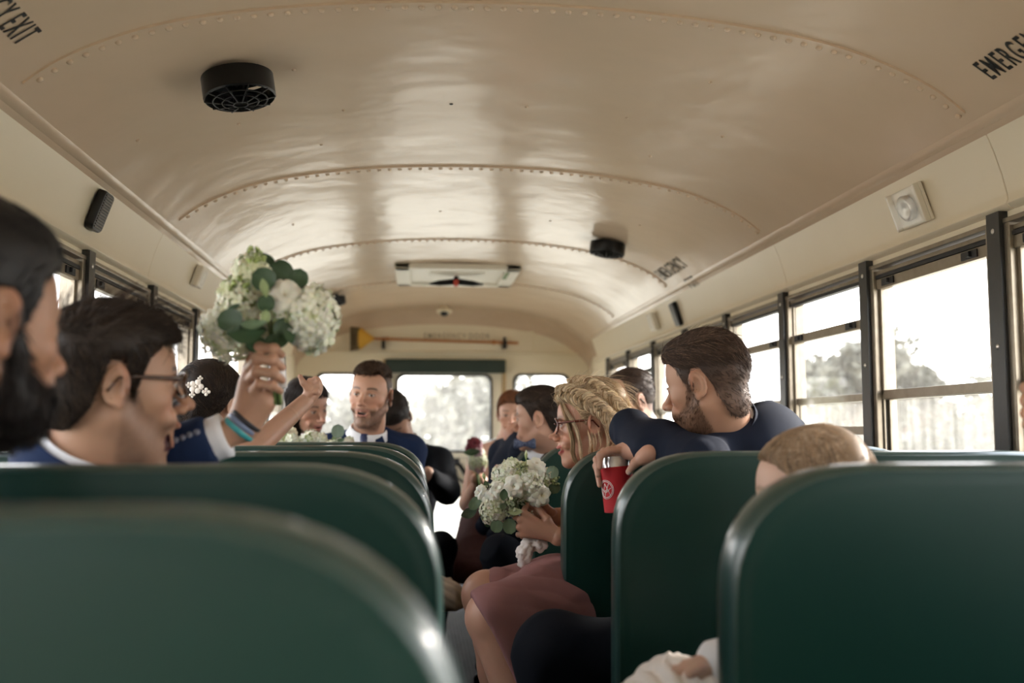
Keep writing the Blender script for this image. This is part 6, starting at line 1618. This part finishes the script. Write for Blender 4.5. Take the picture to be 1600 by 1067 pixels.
# ------------------------------------------------------------------ drinks
M_TIN = mat('can_metal', (.75, .74, .74), .25, metal=.6)
def can(label, top, bottom, r, sleeve=None, band=None, name='drink_can'):
    t, b = Vector(top), Vector(bottom); ax = (t-b).normalized(); L = (t-b).length
    root = empty(name, b, label, 'can', 'drink cans')
    mb = MB(); mb.tube([b, b+ax*.006, t-ax*.012, t-ax*.002, t, t-ax*.0001, t-ax*.004, t-ax*.0042], [r*.78, r, r, r*.83, r*.82, r*.76, r*.74, .001], 32, caps=False)
    mb.build('can_body', M_TIN if band is None else band, root, angle=50)
    mb = MB(); q = basis(ax); c = t-ax*.003
    for u in (-1, 1): mb.tube([c+q @ Vector((math.cos(a)*.006+u*.006, math.sin(a)*.0055, .002)) for a in np.linspace(0, 2*PI, 13)], .0012, 5, caps=False)
    mb.build('pull_tab', M_TIN, root)
    if sleeve:
        mb = MB(); mb.tube([b-ax*.003, b-ax*.002, t-ax*.024, t-ax*.023, t-ax*.025], [r+.001, r+.0045, r+.0045, r+.001, r+.0005], 36, caps=False); mb.tube([b-ax*.0035, b-ax*.003], [r+.001, r+.002], 36)
        tag(mb.build('foam_sleeve', sleeve, root, angle=60), 'red foam can sleeve')
    return root, ax
ct, cb = at(961, 713, 2.255), at(953, 800, 2.275)
ct = at(960, 713, 2.255); cb = ct-Vector((-.012, .004, .122)).normalized()*.122
root, ax = can('red can sleeve with white round emblem around a silver drink can', ct, cb, .032, mat('red_foam', (.42, .008, .014), .75, bump=(900, .2, .0006)))
# white emblem: rings with two crossed strokes inside
mb = MB(); side = Vector((-.86, -.50, 0)); side = (side-ax*side.dot(ax)).normalized(); tg = ax.cross(side); mid = cb+ax*.050
def onc(u, v): 
    a = u/.0368; return mid+ax*v+(side*math.cos(a)+tg*math.sin(a))*.0369
for rr in (.021, .018): mb.tube([onc(rr*math.cos(t), rr*math.sin(t)) for t in np.linspace(0, 2*PI, 40)], .0007, 5, caps=False)
for q in ([(-.012, -.013), (-.002, .014)], [(-.002, .014), (.012, -.012)], [(-.008, -.003), (.008, -.001)], [(-.015, .002), (0, -.006), (.015, .003)], [(-.006, -.016), (.003, 0), (.010, .013)]):
    mb.tube([onc(*p) for p in (q if len(q) == 2 else [tuple(v[:2]) for v in spline([(a, b, 0) for a, b in q], 12)])], .0008, 5)
mb.build('emblem', mat('white_print', (.8, .78, .76), .6), root)
ct = at(799, 719, 3.40); can('silver and teal drink can in the bow tie man hand', ct, ct-Vector((0, 0, .12)), .031, None, mat('teal_can', lin((150, 170, 175)), .3, metal=.4, noise=(14, .9, lin((70, 150, 130)))))

# ------------------------------------------------------------------ outside
M_GROUND = mat('pale_ground', (.34, .31, .24), .9, noise=(.4, .6, (.42, .39, .32)))  # pale ground tone, raised to bounce daylight up to the ceiling
mb = MB(); mb.box((-150, -60, -.95), (180, 160, -.90)); struct(mb.build('ground', M_GROUND, smooth=False))
M_FOL = mat('tree_foliage', rough=.8, attr='col'); M_BARK = mat('tree_bark', (.16, .13, .10), .9)
def tree(x, y, h, w, seed, label, n=1500, col=(.19, .19, .10), base=.35, ls=.30):
    rs = np.random.RandomState(seed); root = empty('tree', (x, y, -.9), label, 'tree', 'trees outside')
    mb = MB(); mb.tube([(x, y, -.9), (x+.1, y, -.9+h*.4), (x-.05, y, -.9+h*.8)], [h*.03, h*.022, h*.008], 8)
    for k in range(5):
        a = rs.rand()*6.28; z = -.9+h*(.35+.1*k); mb.tube([(x, y, z), (x+math.cos(a)*w*.5, y+math.sin(a)*w*.5, z+h*.14)], [h*.01, h*.004], 6)
    mb.build('trunk', M_BARK, root)
    nb_ = 11; cs = []
    for k in range(nb_): a = rs.rand()*6.28; q = rs.rand()**.6*w*.62; cs.append((x+math.cos(a)*q, y+math.sin(a)*q, -.9+h*(base+(1-base)*rs.rand()*.86), w*(.24+.2*rs.rand())))
    cs = np.array(cs); idx = rs.randint(0, nb_, n); d = rs.normal(size=(n, 3)); d /= np.linalg.norm(d, axis=1, keepdims=True)
    C = cs[idx, :3]+d*cs[idx, 3:4]*(.55+.5*rs.rand(n, 1)); u = rs.normal(size=(n, 3)); u /= np.linalg.norm(u, axis=1, keepdims=True); v = np.cross(u, rs.normal(size=(n, 3))); v /= np.linalg.norm(v, axis=1, keepdims=True)
    s = ls*(.6+.8*rs.rand(n, 1)); V = np.stack([C-u*s, C-v*s*.5, C+u*s, C+v*s*.5], 1).reshape(-1, 3)
    F = np.arange(4*n).reshape(-1, 4); cc = np.array(col)[None]*(.75+.6*rs.rand(n, 1)); mb = MB(); mb.add(V, F, np.repeat(cc, 4, axis=0)); mb.build('crown', M_FOL, root, colattr=True, smooth=False, fix=False)
def out_at(px, dist):
    X, Y, U = ray(px, 640); k = dist/math.hypot(X, Y); return X*k, Y*k
for i, (px, dist, h, w, n, lb) in enumerate(((1322, 46, 5.9, 3.0, 2600, 'broad olive tree seen through the second clear window'), (1420, 44, 5.6, 2.8, 2300, 'rounded olive tree through the nearest window, by its far post'),
        (1578, 38, 6.4, 1.9, 420, 'thin sparse tree by the post of the nearest window'), (1345, 90, 5.2, 7.5, 2600, 'low wide tree behind the two olive trees'), (1510, 62, 3.6, 6.5, 2200, 'low pale treetop line through the nearest lower pane'), (1180, 70, 3.4, 7, 2000, 'low distant trees at the far right windows'),
        (715, 52, 5.4, 3.6, 2400, 'large hazy tree behind the rear door window'), (775, 75, 8.4, 3.5, 1500, 'taller hazy tree at the edge of the rear door window'), (655, 70, 3.6, 5.5, 1500, 'low hazy tree in the rear door window beside the bowed man'), (535, 70, 4.2, 4.5, 1500, 'hazy trees outside the small rear window on the left'),
        (850, 75, 3.2, 5.5, 1200, 'hazy trees outside the small rear window on the right'), (30, 30, 2.9, 6., 2600, 'low bright bushes outside the left windows'), (330, 60, 4.0, 6., 1800, 'distant trees outside the left windows'))):
    x, y = out_at(px, dist); tree(x, y, h, w, 10+i, lb, n, col=(.105, .100, .074) if i != 11 else (.20, .20, .08), base=.3 if h > 5 else .05, ls=.34 if dist > 50 else .24)
# hedges and a white car along the road
for i, (x, y, h, w, lb) in enumerate(((22.5, 24, 2.6, 3.2, 'pale hedge outside, nearest behind the lower panes'), (17, 31, 2.4, 3.4, 'pale hedge outside, second along the road'), (15, 39, 2.3, 3.2, 'pale hedge outside, third along the road'), (22, 16, 2.7, 3.0, 'pale hedge outside beyond the frame edge'))):
    tree(x, y, h, w, 60+i, lb, 2600, col=(.075, .072, .050), base=.02, ls=.12)
root = empty('parked_car', (13.5, 21.5, -.9), 'white car parked outside, low in the nearest window', 'car')
mb = MB(); body = [(0, .25), (0, .75), (.5, .85), (.95, 1.32), (2.6, 1.36), (3.3, .92), (4.2, .80), (4.3, .28)]
mb.prism([(13.5+u, -.9+z) for u, z in body], 'y', 20.6, 22.4); mb.build('body_shell', mat('white_car_paint', (.8, .8, .8), .2, coat=.6), root, smooth=False, bevel=.08)
mb = MB(); mb.prism([(13.5+u, -.9+z) for u, z in ((.62, .88), (1.02, 1.27), (2.55, 1.31), (3.1, .92))], 'y', 20.585, 22.415); mb.build('side_glass', mat('car_glass', (.03, .035, .04), .05), root, smooth=False)
for u in (.85, 3.45):
    for y in (20.58, 22.22):
        mb = MB(); mb.tube([(13.5+u, y, -.58), (13.5+u, y+.2, -.58)], .32, 20); mb.tube([(13.5+u, y-.01, -.58), (13.5+u, y+.21, -.58)], .17, 12, mi=1); mb.build('wheel', [M_RUB, M_STEEL], root, angle=40)
